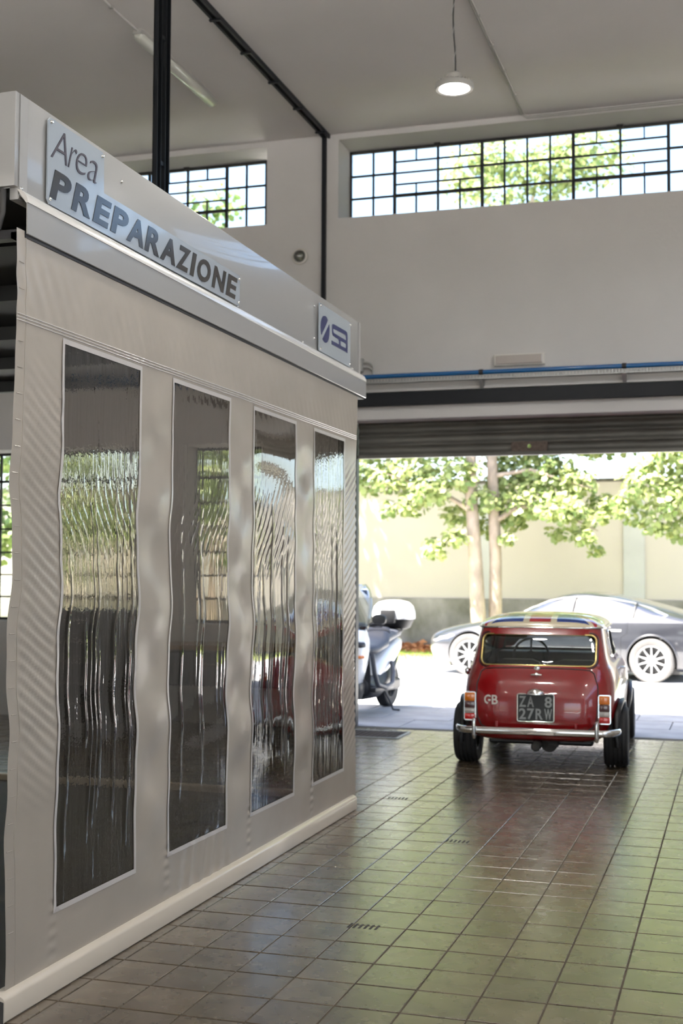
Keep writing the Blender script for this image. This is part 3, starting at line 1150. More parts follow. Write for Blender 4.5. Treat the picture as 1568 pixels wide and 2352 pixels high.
for wi, (a, c) in enumerate(WIN):
    yy = np.linspace(a, c, 90)
    zz = np.linspace(WZ[0], WZ[1], 150)
    Y_, Z_ = np.meshgrid(yy, zz, indexing='ij')
    edge = np.clip(np.minimum(Y_ - a, c - Y_) / .04, 0, 1) * np.clip(np.minimum(Z_ - WZ[0], WZ[1] - Z_) / .06, 0, 1)
    low = smooth01((2.35 - Z_) / .7)
    rr = [.0022, .0006, .0011, .0016][wi]
    rip = np.zeros_like(Y_)
    rs = np.random.default_rng(wi + 3)
    for k in range(9):
        y0 = rs.uniform(a, c)
        wdt = rs.uniform(.008, .018)
        zc = rs.uniform(.4, .9)
        top = rs.uniform(1.3, 2.2)
        env = smooth01((top - Z_) / .25) * smooth01((Z_ - (.35 + .6 * rs.random())) / .2)
        rip += env * np.exp(-((Y_ - y0 - .012 * np.sin(2.5 * Z_ + zc * 6)) / wdt) ** 2) * rs.uniform(1.5, 3.5)
    rip += 1.0 * smooth01((Z_ - 1.55) / .3) * smooth01((2.3 - Z_) / .3) * np.sin(2 * PI * (Y_ * .9 + Z_ * (0.6 if wi == 0 else -.6)) / .055 + 2 * np.sin(5 * Y_))
    Xw = disp(Y_, Z_) + edge * low * rr * rip
    pb = MB()
    Yq = Y_ + wob(Y_, Z_) + edge_y(Z_) * np.clip((4.5 - Y_) / .35, 0, 1)
    pb.add([(Xw[i, j], Yq[i, j] - 4.15, Z_[i, j]) for i in range(90) for j in range(150)],
           [(i * 150 + j, (i + 1) * 150 + j, (i + 1) * 150 + j + 1, i * 150 + j + 1) for i in range(89) for j in range(149)])
    pb.cur = 1
    pb.add([(Xw[i, j] - .003, Yq[i, j] - 4.15, Z_[i, j]) for i in range(90) for j in range(150)],
           [(i * 150 + j, i * 150 + j + 1, (i + 1) * 150 + j + 1, (i + 1) * 150 + j) for i in range(89) for j in range(149)])
    o = pb.build('clear_window', [M['pvc' if wi in (0, 3) else 'pvc2'], M['pvcback']], cur)
    o.data.shade_smooth()
    # welded frame strip round the opening
    sb = MB()
    path = [(y, WZ[0]) for y in np.linspace(a, c, 16)] + [(c, z) for z in np.linspace(WZ[0], WZ[1], 60)[1:]] + \
           [(y, WZ[1]) for y in np.linspace(c, a, 16)[1:]] + [(a, z) for z in np.linspace(WZ[1], WZ[0], 60)[1:-1]]
    cyc, czc = (a + c) / 2, (WZ[0] + WZ[1]) / 2
    n = len(path)
    for (y, z) in path:
        oy_ = math.copysign(1, y - cyc) if abs(abs(y - cyc) - (c - a) / 2) < 1e-6 else 0
        oz_ = math.copysign(1, z - czc) if abs(abs(z - czc) - (WZ[1] - WZ[0]) / 2) < 1e-6 else 0
        sb.v.append(pt(y - .003 * oy_, z - .003 * oz_, .0035))
        sb.v.append(pt(y + .016 * oy_, z + .018 * oz_, .0045))
    for i in range(n):
        j = (i + 1) % n
        sb.f.append((2 * i, 2 * i + 1, 2 * j + 1, 2 * j))
        sb.m.append(0)
    sb.build('welded_strip', M['weld'], cur)
for dz in (0, .012, .024):
    MB().tube([pt(y, 2.578 + dz + (y - 4.15) * .003, .0015) for y in np.linspace(4.152, 8.63, 150)], 0.0022, 5).build('seam', M['weld'], cur)
b = MB()
for yy0 in (4.17,):
    b.tube([pt(4.215, z, .001) for z in np.linspace(.1, 2.9, 120)], 0.0015, 5)
b.build('hem', M['fabric'], cur)
for k in range(26):
    z = 0.3 + k * .1
    MB().tube([pt(y, z, .0012) for y in (4.165, 4.18, 4.20)], 0.0016, 5).build('hem_tuck', M['fabric'], cur)
b = MB()
b.prism([(-.030, .0), (.028, .0), (.034, .006), (.034, .078), (.028, .088), (.010, .098), (-.030, .098)], 4.10 - 4.15, 8.565 - 4.15, axis='y')
b.build('bottom_bar', M['bar'], cur, smooth=35)
b = MB()
b.prism([(-.028, .002), (.030, .002), (.030, .076), (-.028, .09)], 4.096 - 4.15, 4.10 - 4.15, axis='y')
b.build('bar_end_cap', M['pitted'], cur)

# curtain ends before the far edge of fabric: booth far side curtain edge line
ST = M['mirror']
sign = thing('booth_sign', 'pale acrylic sign reading Area PREPARAZIONE screwed to the booth fascia', 'sign', (-2.598, 4.38, 3.08))
plate = [(4.383, 3.105), (4.40, 3.087), (6.405, 3.093), (6.425, 3.115), (6.425, 3.262), (4.851, 3.263), (4.848, 3.425), (4.835, 3.436), (4.40, 3.436), (4.383, 3.42)]
b = MB()
b.prism([(y - 4.38, z - 3.08) for y, z in plate], 0.008, 0.014, axis='x')
b.build('plate', M['acryl'], sign)


def put_letter(ch, y0, z0, w_, h_, bold, shear, matl, parent, oy_, oz_, x_=0.014, depth=0.003):
    v, f = glyph(ch, w_, h_, depth, bold, shear)
    mb = MB()
    mb.add([(x_ + p[2], y0 - oy_ + p[0], z0 - oz_ + p[1]) for p in v], f)
    return mb.build('letter', matl, parent)


for ch, y0, w_ in (('P', 4.398, .142), ('R', 4.570, .156), ('E', 4.751, .132), ('P', 4.911, .142), ('A', 5.063, .168), ('R', 5.244, .153),
                   ('A', 5.409, .168), ('Z', 5.589, .135), ('I', 5.751, .044), ('O', 5.826, .165), ('N', 6.029, .155), ('E', 6.218, .128)):
    put_letter(ch, y0, 3.115, w_, .122, .036, .33, M['mirror'], sign, 4.38, 3.08)
for ch, y0, z0, w_, h_ in (('A', 4.403, 3.28, .128, .127), ('r', 4.538, 3.28, .046, .092), ('e', 4.590, 3.281, .088, .094), ('a', 4.696, 3.279, .086, .094)):
    put_letter(ch, y0, z0, w_, h_, -.018, .33, M['thin'], sign, 4.38, 3.08)


def screws(parent, pts, oy_, oz_, x_=0.014):
    for y, z in pts:
        MB().lathe([(.008, 0), (.008, .004), (.005, .009), (0, .010)], 10, mx=Matrix.Translation((x_, y - oy_, z - oz_)) @ Matrix.Rotation(PI / 2, 4, 'Y')).build('screw', M['chrome'], parent, smooth=40)


screws(sign, [(4.402, 3.418), (4.828, 3.416), (4.402, 3.107), (6.405, 3.24), (6.405, 3.112)], 4.38, 3.08)

logo = thing('logo_sign', 'square white sign with a navy emblem at the far end of the fascia', 'sign', (-2.598, 7.82, 3.09))
b = MB()
b.prism(rrect(0, .704, 0.0, .318, .01, 3), 0.006, 0.012, axis='x')
b.build('plate', M['acryl'], logo)
LP = [
    [(7.926, 3.34), (7.945, 3.343), (7.975, 3.338), (8.003, 3.326), (7.864, 3.203), (7.852, 3.224), (7.846, 3.253), (7.852, 3.285), (7.870, 3.312), (7.895, 3.332)],
    [(8.028, 3.302), (8.036, 3.285), (8.038, 3.262), (8.034, 3.235), (8.020, 3.205), (7.996, 3.180), (7.962, 3.165), (7.935, 3.163), (7.905, 3.169), (7.886, 3.179)],
]
for q in LP:
    b = MB()
    b.prism([(y - 7.82, z - 3.09) for y, z in q], .012, .014, axis='x')
    b.build('emblem', M['navy'], logo)
outer = [(8.092, 3.305), (8.100, 3.317), (8.117, 3.322), (8.416, 3.328), (8.438, 3.322), (8.449, 3.298), (8.451, 3.18), (8.087, 3.178), (8.087, 3.204), (8.240, 3.206), (8.252, 3.213), (8.252, 3.231), (8.240, 3.239), (8.118, 3.242), (8.1, 3.253), (8.093, 3.275)]
h1 = [(8.119, 3.287), (8.127, 3.293), (8.395, 3.297), (8.413, 3.290), (8.419, 3.264), (8.27, 3.263), (8.128, 3.264), (8.119, 3.271)]
h2 = [(8.283, 3.233), (8.290, 3.239), (8.407, 3.239), (8.416, 3.234), (8.418, 3.207), (8.292, 3.205), (8.283, 3.211)]
b = MB()
b.prism([(y - 7.82, z - 3.09) for y, z in outer], .012, .014, axis='x', holes=[[(y - 7.82, z - 3.09) for y, z in h] for h in (h1, h2)])
b.build('emblem', M['navy'], logo)
screws(logo, [(7.842, 3.392), (8.505, 3.390), (7.842, 3.108), (8.505, 3.110)], 7.82, 3.09, .012)


# ------------------------------------------------------------------ bodies of the cars
def outline(hw, yr, yf, n, N=104):
    t = np.linspace(0, 2 * PI, 2001)[:-1]
    c, s = np.cos(t - PI / 2), np.sin(t - PI / 2)
    x = hw * np.sign(c) * np.abs(c) ** (2 / n)
    y = (yr + yf) / 2 + (yf - yr) / 2 * np.sign(s) * np.abs(s) ** (2 / n)
    dx = np.hypot(np.diff(np.append(x, x[0])), np.diff(np.append(y, y[0])))
    cum = np.concatenate([[0], np.cumsum(dx)])
    q = np.linspace(0, cum[-1], N + 1)[:-1]
    xi = np.interp(q, cum, np.append(x, x[0]))
    yi = np.interp(q, cum, np.append(y, y[0]))
    return xi, yi


def catmull(ctrl, n):
    ctrl = np.array(ctrl, float)
    k = len(ctrl)
    t = np.linspace(0, k - 1, n)
    out = []
    for q in t:
        i = min(int(q), k - 2)
        u = q - i
        p0, p1, p2, p3 = ctrl[max(i - 1, 0)], ctrl[i], ctrl[i + 1], ctrl[min(i + 2, k - 1)]
        out.append(0.5 * (2 * p1 + (p2 - p0) * u + (2 * p0 - 5 * p1 + 4 * p2 - p3) * u * u + (3 * p1 - p0 - 3 * p2 + p3) * u ** 3))
    return np.array(out)


def shell(ctrl, nz=56, N=104, inner=0.0):
    """ctrl rows: z, yr, yf, hw, n"""
    sl_ = catmull(ctrl, nz)
    b = MB()

    def one_(off, flip, mi):
        b.cur = mi
        rings = []
        for z, yr, yf, hw, n in sl_:
            x, y = outline(max(hw - off, .02), yr + off, yf - off, n, N)
            zz = z
            if off:
                zc = (sl_[0][0] + sl_[-1][0]) / 2
                hh = (sl_[-1][0] - sl_[0][0]) / 2
                zz = zc + (z - zc) * (hh - off) / hh
            r = [(float(a), float(c), float(zz)) for a, c in zip(x, y)]
            if flip:
                r = r[::-1]
            rings.append(r)
        b.loft(rings)
    one_(0, False, 0)
    if inner:
        one_(inner, True, 1)
    b.cur = 0
    return b


def bool_cut(ob, cutters, solver='EXACT'):
    """cutters: list of MB; applied one after the other"""
    for cb in cutters:
        me = cb.mesh('cut', M['black'])
        bm = bmesh.new()
        bm.from_mesh(me)
        bmesh.ops.recalc_face_normals(bm, faces=bm.faces[:])
        bm.to_mesh(me)
        bm.free()
        co = bpy.data.objects.new('cut', me)
        C.objects.link(co)
        co.parent = ob.parent
        md = ob.modifiers.new('b', 'BOOLEAN')
        md.operation = 'DIFFERENCE'
        md.solver = solver
        md.object = co
        dg = bpy.context.evaluated_depsgraph_get()
        new = bpy.data.meshes.new_from_object(ob.evaluated_get(dg))
        ob.modifiers.clear()
        old = ob.data
        ob.data = new
        bpy.data.meshes.remove(old)
        bpy.data.objects.remove(co)
    ob.data.shade_smooth()
    ob.data.set_sharp_from_angle(angle=math.radians(32))


def bvh_of(b):
    return BVHTree.FromPolygons([Vector(v) for v in b.v], b.f)


def drape(bvh, a, c, axis, sgn, off):
    """(a,c) on the plane normal to axis, shot along -sgn; returns point off outwards"""
    if axis == 'y':
        o, d = Vector((a, 6 * sgn, c)), Vector((0, -sgn, 0))
    else:
        o, d = Vector((6 * sgn, a, c)), Vector((-sgn, 0, 0))
    h = bvh.ray_cast(o, d)
    if h[0] is None:
        return None
    return h[0] - d * off


def patch(bvh, outl, axis, sgn, off, thick=0.006, rings=7):
    cx = sum(p[0] for p in outl) / len(outl)
    cz = sum(p[1] for p in outl) / len(outl)
    n = len(outl)
    vs, fs = [], []
    for th_ in (0, -thick):
        for k in range(rings):
            s_ = 1 - k / rings
            for a, c in outl:
                p = drape(bvh, cx + (a - cx) * s_, cz + (c - cz) * s_, axis, sgn, off + th_)
                vs.append(p if p else Vector((0, 0, 0)))
        vs.append(drape(bvh, cx, cz, axis, sgn, off + th_) or Vector())
    L1 = rings * n + 1
    for base in (0, L1):
        for k in range(rings - 1):
            for i in range(n):
                j = (i + 1) % n
                fs.append((base + k * n + i, base + k * n + j, base + (k + 1) * n + j, base + (k + 1) * n + i))
        for i in range(n):
            fs.append((base + (rings - 1) * n + i, base + (rings - 1) * n + (i + 1) % n, base + L1 - 1))
    for i in range(n):
        j = (i + 1) % n
        fs.append((i, j, L1 + j, L1 + i))
    b = MB()
    b.add(vs, fs)
    return b


def wheel_geo(parent, x, y, z, r, w_, side, tyre, rimm, spokes=0, rr=0.62, name='wheel', covered=False):
    wh = bpy.data.objects.new(name, None)
    C.objects.link(wh)
    wh.parent = parent
    wh.location = (x, y, z)
    b = MB()
    hw = w_ / 2
    prof = [(r * rr, -hw * .86), (r * .80, -hw * .98), (r * .93, -hw), (r * .985, -hw * .86)]
    for k in range(5):
        c = -hw * .7 + k * hw * .35
        prof += [(r, c - hw * .12), (r, c + hw * .12), (r * .972, c + hw * .14), (r * .972, c + hw * .21)]
    prof += [(r * .985, hw * .86), (r * .93, hw), (r * .80, hw * .98), (r * rr, hw * .86), (r * rr * .96, 0)]
    b.lathe(prof + [prof[0]], 48, axis='x')
    b.build('tyre', tyre, wh, smooth=30)
    R0 = r * rr
    b = MB()
    s_ = side
    b.lathe([(R0, -hw * .8 * s_), (R0 * .99, hw * .84 * s_), (R0 * .93, hw * .86 * s_), (R0 * .90, hw * .60 * s_), (R0 * .90, -hw * .8 * s_), (R0, -hw * .8 * s_)], 40, axis='x')
    b.build('rim', rimm if not covered else rimm, wh, smooth=30)
    if spokes:
        MB().lathe([(R0 * .9, hw * .0 * s_), (0.001, hw * .0 * s_)], 32, axis='x', cap=False).build('brake_disc', M['black'], wh)
        b = MB()
        for k in range(spokes):
            a = 2 * PI * k / spokes
            mx = Matrix.Rotation(a, 4, 'X')
            b.loft([[(hw * (.45 + t_) * s_, y_, R0 * q) for t_, y_ in ((0, -wd), (.22, -wd * .6), (.22, wd * .6), (0, wd))] for q, wd in ((.12, R0 * .10), (.5, R0 * .06), (.93, R0 * .045))], mx=mx)
        b.build('spokes', rimm, wh)
        b = MB()
        b.lathe([(R0 * .18, hw * .4 * s_), (R0 * .17, hw * .75 * s_), (R0 * .08, hw * .8 * s_), (0, hw * .8 * s_)], 20, axis='x')
        b.build('hub', rimm, wh, smooth=40)
    else:
        b = MB()
        b.lathe([(R0 * .92, hw * .62 * s_), (R0 * .75, hw * .45 * s_), (R0 * .5, hw * .35 * s_), (R0 * .45, hw * .6 * s_), (R0 * .2, hw * .8 * s_), (0, hw * .8 * s_)], 32, axis='x')
        b.build('hub', rimm, wh, smooth=40)
    return wh


# ---- red small classic car
mini = thing('classic_car', 'small red classic car with a flag roof parked in the doorway', 'car', (-1.638, 11.20, 0), math.radians(2.6))
mc = [(.235, -.36, 2.40, .58, 5), (.26, -.43, 2.46, .625, 5), (.33, -.462, 2.50, .650, 5.5), (.45, -.482, 2.52, .672, 6), (.60, -.470, 2.50, .678, 6),
      (.72, -.435, 2.44, .670, 6), (.79, -.402, 2.26, .655, 6), (.84, -.375, 1.95, .635, 6), (.875, -.345, 1.68, .610, 6.5), (.93, -.315, 1.50, .588, 7),
      (1.02, -.265, 1.42, .570, 7), (1.12, -.205, 1.34, .552, 7), (1.175, -.165, 1.28, .542, 7), (1.185, -.155, 1.26, .535, 7)]
body = shell(mc, nz=70, inner=0.035)
outer_b = shell(mc, nz=70)
mb_ = bvh_of(outer_b)
bo = body.build('body', [M['red'], M['interior']], mini)
RW = rrect(-.485, .485, .868, 1.125, .055, 7)


def cyl_cut(y, z, r, x0, x1):
    b = MB()
    b.lathe([(r, x0), (r, x1)], 40, axis='x')
    b.v = [(v[0], v[1] + y, v[2] + z) for v in b.v]
    return b


cuts = [MB().prism(RW, -1.2, .35, axis='y'),
        MB().prism([(-.49, .93), (.49, .93), (.46, 1.13), (-.46, 1.13)], .9, 2.6, axis='y'),
        MB().prism([(.42, .92), (1.34, .92), (1.22, 1.14), (.30, 1.14), (.22, .95)], -1.0, 1.0, axis='x')]
for y in (0.0, 2.04):
    for s_ in (-1, 1):
        cuts.append(cyl_cut(y, .26, .300, *(sorted((s_ * .44, s_ * .9)))))
bool_cut(bo, cuts)
# roof
rc = [(1.180, -.150, 1.27, .548, 7), (1.205, -.143, 1.25, .546, 6.5), (1.228, -.122, 1.21, .530, 5.5), (1.250, -.080, 1.15, .500, 4.8), (1.270, -.015, 1.06, .45, 4.2),
      (1.286, .08, .95, .38, 3.6), (1.298, .22, .82, .28, 3), (1.304, .38, .70, .15, 2.5), (1.306, .50, .60, .05, 2)]
rb = shell(rc, nz=40)
rb.build('roof', M['flag'], mini, smooth=30)
x, y = outline(.556, -.160, 1.285, 7, 104)
MB().tube([(float(a), float(c), 1.184) for a, c in zip(x, y)], .008, 6, closed=True).build('gutter_trim', M['chrome'], mini, smooth=60)
# rear glass, trims
patch(mb_, rrect(-.488, .488, .865, 1.128, .055, 7), 'y', -1, -.012, .004).build('rear_window', M['carglass'], mini, smooth=30)
path = [drape(mb_, a, c, 'y', -1, .002) for a, c in RW]
MB().tube(path, .0085, 8, closed=True).build('window_trim', M['gold'], mini, smooth=60)
path = [drape(mb_, a, c, 'y', -1, .001) for a, c in rrect(-.500, .500, .853, 1.140, .062, 7)]
MB().tube(path, .006, 8, closed=True).build('window_rubber', M['black'], mini, smooth=60)
patch(mb_, [(-.50, .92), (.50, .92), (.47, 1.135), (-.47, 1.135)], 'y', 1, -.012, .004).build('windscreen', M['carglass'], mini, smooth=30)
SW = [(.42, .92), (1.34, .92), (1.22, 1.14), (.30, 1.14), (.22, .95)]
for s_ in (-1, 1):
    patch(mb_, SW, 'x', s_, -.012, .004).build('side_window', M['carglass'], mini, smooth=30)
    n_ = []
    for i in range(5):
        p, q = SW[i], SW[(i + 1) % 5]
        for t_ in (0, .33, .66):
            n_.append((p[0] + (q[0] - p[0]) * t_, p[1] + (q[1] - p[1]) * t_))
    MB().tube([drape(mb_, a, c, 'x', s_, .001) for a, c in n_], .009, 8, closed=True).build('side_window_trim', M['chrome'], mini, smooth=60)
    MB().tube([drape(mb_, .66, z, 'x', s_, .004) for z in (.925, 1.0, 1.07, 1.135)], .012, 6).build('door_pillar', M['black'], mini)
    dp = [drape(mb_, a, c, 'x', s_, .0005) for a, c in ((.62, .90), (.60, .75), (.58, .60), (.62, .45), (.72, .36), (1.0, .33), (1.4, .33), (1.48, .5), (1.46, .9))]
    MB().tube(dp, .003, 5).build('door_gap', M['black'], mini)
    p = drape(mb_, .72, .80, 'x', s_, 0)
    MB().tube([(p.x, .68, .80), (p.x + s_ * .03, .69, .80), (p.x + s_ * .03, .80, .80), (p.x, .81, .80)], .008, 8).build('door_handle', M['chrome'], mini, smooth=60)
    # arch trims and sill
    for yy in (0.0, 2.04):
        pts = []
        for a in np.linspace(-12, 192, 26):
            yq, zq = yy + .302 * math.cos(math.radians(a)), .262 + .302 * math.sin(math.radians(a))
            d = drape(mb_, yq, zq, 'x', s_, 0)
            if d is None or abs(d.x) < .5:
                d = Vector((s_ * .64, yq, zq))
            pts.append((max(abs(d.x), .63) * s_ + s_ * .022, yq, zq))
        b = MB()
        b.tube(pts, .026, 8)
        b.build('wheel_arch', M['black'], mini, smooth=60)
    MB().box(min(s_ * .655, s_ * .69), max(s_ * .655, s_ * .69), .30, 1.74, .23, .27, bev=.01).build('sill_trim', M['chrome'], mini)
# boot lid
BL = [(-.44, .845), (-.47, .82), (-.50, .72), (-.505, .60), (-.49, .45), (-.46, .385), (-.40, .362), (-.2, .355), (.2, .355), (.40, .362), (.46, .385), (.49, .45),
      (.505, .60), (.50, .72), (.47, .82), (.44, .845), (.36, .853), (.18, .858), (-.18, .858), (-.36, .853)]
BL = [(a, c - .014) for a, c in BL]
BLd = []
for i in range(len(BL)):
    p, q = BL[i], BL[(i + 1) % len(BL)]
    for t_ in (0, .25, .5, .75):
        BLd.append((p[0] + (q[0] - p[0]) * t_, p[1] + (q[1] - p[1]) * t_))
patch(mb_, BLd, 'y', -1, .006, .008, 10).build('boot_lid', M['red'], mini, smooth=40)
MB().tube([drape(mb_, a * 1.012, .6 + (c - .6) * 1.022, 'y', -1, .001) for a, c in BLd], .0055, 5, closed=True).build('boot_gap', M['black'], mini, smooth=60)
ysf = drape(mb_, 0, .80, 'y', -1, .006).y
b = MB()
b.lathe([(.018, 0), (.018, .02), (.010, .03), (0, .032)], 16, mx=Matrix.Translation((.0, ysf, .797)) @ Matrix.Rotation(PI / 2, 4, 'X'))
b.tube([(-.045, ysf - .03, .796), (0, ysf - .034, .80), (.045, ysf - .03, .796)], [.006, .010, .006], 8)
b.build('boot_handle', M['chrome'], mini, smooth=50)
b = MB()
b.lathe([(.022, 0), (.026, .004), (.018, .012), (0, .015)], 20, mx=Matrix.Translation((.0, drape(mb_, 0, .845, 'y', -1, 0).y, .842)) @ Matrix.Rotation(PI / 2, 4, 'X'))
b.build('boot_badge', M['chrome'], mini, smooth=50)
for x_ in (-.33, .33):
    q = drape(mb_, x_, .375, 'y', -1, .006)
    MB().box(x_ - .012, x_ + .012, q.y - .016, q.y, .345, .405, bev=.004).build('boot_hinge', M['red'], mini)
# number plate
yp = min(drape(mb_, 0, .52, 'y', -1, .006).y, drape(mb_, 0, .42, 'y', -1, .006).y) - .012
tilt = Matrix.Translation((0.0, yp, 0.412)) @ Matrix.Rotation(math.radians(-4), 4, 'X')
pl = bpy.data.objects.new('number_plate', None)
C.objects.link(pl)
pl.parent = mini
pl.matrix_basis = tilt
MB().prism(rrect(-.152, .152, 0, .228, .012, 3), -.004, .010, axis='y').build('plate_panel', M['plateblack'], pl)
MB().tube([(a, -.006, c) for a, c in rrect(-.152, .152, 0, .228, .014, 4)], .0055, 8, closed=True).build('plate_frame', M['chrome'], pl, smooth=60)


def plate_letter(ch, x0, z0, w_, h_):
    v, f = glyph(ch, w_, h_, .003, .020)
    MB().add([(x0 + p[0], -.004 - p[2], z0 + p[1]) for p in v], f).build('letter', M['platetxt'], pl)


for ch, x0, z0, w_ in (('Z', -.138, .120, .058), ('A', -.070, .120, .056), ('8', .075, .118, .060), ('2', -.138, .018, .058), ('7', -.070, .018, .058), ('R', .000, .018, .060), ('W', .072, .018, .064)):
    plate_letter(ch, x0, z0, w_, .090)
b = MB()
b.loft([[(.078 * k * math.cos(a), yy, .640 + .050 * k * math.sin(a)) for a in np.linspace(0, PI, 14)] for yy, k in ((yp + .02, 1.0), (yp - .02, 1.0), (yp - .045, .8), (yp - .06, .45))])
b.build('plate_lamp', M['chrome'], mini, smooth=50)
# letters GB
for ch, x0, w_ in (('G', -.435, .056), ('B', -.370, .052)):
    v, f = glyph(ch, w_, .078, .004, .018)
    yb = min(drape(mb_, x0, q_, 'y', -1, .006).y for q_ in (.55, .585, .62)) - .003
    MB().add([(x0 + p[0], yb - p[2], .545 + p[1]) for p in v], f).build('country_letter', M['letterw'], mini)
# tail lamps
for s_ in (-1, 1):
    tl = bpy.data.objects.new('tail_lamp', None)
    C.objects.link(tl)
    tl.parent = mini
    x_ = s_ * .562
    yb = drape(mb_, x_ - s_ * .03, .52, 'y', -1, 0).y
    tl.location = (x_, yb, .405)
    MB().prism(rrect(-.052, .052, -.006, .238, .02, 4), -.018, .05, axis='y').build('lamp_rim', M['chrome'], tl, smooth=40)
    for z0, z1, mt, nm in ((0.004, .055, 'redlens', 'red_lens'), (.056, .100, 'clearlens', 'clear_lens'), (.101, .158, 'smoke', 'smoked_lens'), (.159, .230, 'amber', 'amber_lens')):
        b = MB()
        b.box(-.044, .044, -.040, -.010, z0, z1, bev=.006)
        b.build(nm, M[mt], tl, smooth=40)
# bumper
pts = []
for a in np.linspace(-1, 1, 41):
    xx = a * .665
    q = -.555 + (.10 * max(0, (abs(a) - .86) / .14) ** 2 * 1.2) + .02 * a * a
    pts.append((xx, q, .335))
pts = [(-.675, -.36, .335)] + pts + [(.675, -.36, .335)]
b = MB()
rings = []
for i, p in enumerate(pts):
    p0, p1 = Vector(pts[max(i - 1, 0)]), Vector(pts[min(i + 1, len(pts) - 1)])
    t_ = (p1 - p0).normalized()
    nrm = Vector((t_.y, -t_.x, 0))
    rings.append([tuple(Vector(p) + nrm * (.020 * math.cos(a)) + Vector((0, 0, .030 * math.sin(a)))) for a in np.linspace(0, 2 * PI, 12, endpoint=False)])
b.loft(rings)
b.build('bumper', M['chrome'], mini, smooth=60)
for s_ in (-1, 1):
    b = MB()
    rings = []
    for z, k in ((.262, .4), (.27, .8), (.30, 1), (.36, 1), (.41, .95), (.43, .8), (.437, .4)):
        rings.append([(s_ * .505 + .020 * k * math.cos(a), -.565 + .035 * k * math.sin(a) - .0, z) for a in np.linspace(0, 2 * PI, 14, endpoint=False)])
    b.loft(rings)
    b.build('overrider', M['chrome'], mini, smooth=60)
for s_ in (-1, 1):
    wheel_geo(mini, s_ * .640, 0, .258, .258, .200, s_, M['rubber'], M['bright'])
    wheel_geo(mini, s_ * .640, 2.04, .258, .258, .185, s_, M['rubber'], M['bright'])
# exhaust, sump, fuel cap
b = MB()
b.tube([(.00, -.50, .205), (.00, -.30, .205)], [.040, .040], 20, caps=False)
b.tube([(.00, -.50, .205), (.00, -.30, .205)], [.034, .034], 20, caps=True)
b.v = [(v[0], v[1] + (.02 if i >= 40 else 0), v[2]) for i, v in enumerate(b.v)]
b.build('exhaust_tip', M['pitted'], mini, smooth=40)
MB().lathe([(0, -.30), (.07, -.28), (.075, .1), (0, .12)], 20, axis='y', mx=Matrix.Translation((.09, .02, .20))).build('silencer', M['pitted'], mini, smooth=40)
MB().box(-.45, .45, -.1, .25, .17, .24, bev=.02).build('rear_subframe', M['black'], mini)
MB().box(-.5, .5, 1.0, 2.3, .15, .24, bev=.02).build('underside', M['black'], mini)
q = drape(mb_, -.10, .80, 'x', -1, 0)
MB().lathe([(.03, 0), (.034, .012), (.02, .03), (0, .034)], 18, mx=Matrix.Translation((q.x + .01, -.16, .80)) @ Matrix.Rotation(-PI / 2, 4, 'Y')).build('fuel_cap', M['chrome'], mini, smooth=40)
# cabin
b = MB()
b.tube([(-.20 + .165 * math.cos(a), 1.02 + .03 * math.sin(a), .875 + .155 * math.sin(a)) for a in np.linspace(0, 2 * PI, 30, endpoint=False)], .011, 8, closed=True)
for a in (0, 120, 240):
    a = math.radians(a + 90)
    b.tube([(-.20, 1.02, .875), (-.20 + .16 * math.cos(a), 1.02 + .03 * math.sin(a), .875 + .15 * math.sin(a))], .009, 6)
b.lathe([(.045, -.01), (.04, .03), (0, .035)], 16, axis='y', mx=Matrix.Translation((-.2, 1.0, .875)))
b.build('steering_wheel', M['dark'], mini, smooth=60)
MB().box(-.54, .54, 1.16, 1.40, .78, .905, bev=.02).build('dashboard', M['dark'], mini)
for s_ in (-1, 1):
    b = MB()
    b.loft([[(s_ * .27 + xx * k, yy, z) for xx, yy in ((-.22, .62 + d), (.22, .62 + d), (.22, .72 + d), (-.22, .72 + d))] for z, k, d in ((.35, 1, 0), (.70, 1, -.08), (.84, .9, -.12), (.865, .6, -.12))])
    b.build('seat_back', M['dark'], mini, smooth=40)
MB().box(-.52, .52, -.22, .12, .72, .79, bev=.02).build('parcel_shelf', M['interior'], mini)
MB().box(-.10, .10, 1.22, 1.24, 1.085, 1.125, bev=.008).build('rear_view_mirror', M['dark'], mini)

# ---- silver fastback
ev = thing('silver_saloon', 'dark silver fastback saloon parked across the road beyond the doorway', 'car', (-2.60, 21.62, -.02), math.radians(80.0))
ec = [(.17, -2.20, 2.15, .82, 5), (.24, -2.42, 2.33, .88, 5), (.40, -2.50, 2.42, .925, 5), (.55, -2.50, 2.42, .935, 5), (.66, -2.50, 2.36, .93, 4.6), (.74, -2.49, 2.20, .915, 4.4),
      (.82, -2.49, 1.90, .90, 4.4), (.89, -2.47, 1.50, .88, 4.4), (.94, -2.44, 1.20, .86, 4.4), (.99, -2.30, .98, .83, 4.2), (1.08, -1.90, .80, .775, 4.2), (1.17, -1.55, .60, .725, 4),
      (1.26, -1.20, .38, .675, 4), (1.33, -.88, .16, .62, 3.6), (1.375, -.60, -.04, .54, 3.2), (1.395, -.45, -.20, .38, 2.8), (1.40, -.36, -.28, .2, 2.2)]
eb = shell(ec, nz=90, N=120, inner=0.04)
eo = shell(ec, nz=90, N=120)
ebv = bvh_of(eo)
bo = eb.build('body', [M['silver'], M['interior']], ev)
SIDE = [(.86, .955), (.55, 1.13), (.25, 1.25), (0, 1.305), (-.4, 1.325), (-.8, 1.30), (-1.15, 1.235), (-1.45, 1.15), (-1.72, 1.045), (-1.62, 1.0), (-1.2, .975), (0, .955)]
cuts = [MB().prism(SIDE, -1.3, 1.3, axis='x'),
        MB().prism([(-.66, 1.0), (.66, 1.0), (.52, 1.31), (-.52, 1.31)], .3, 2.4, axis='y')]
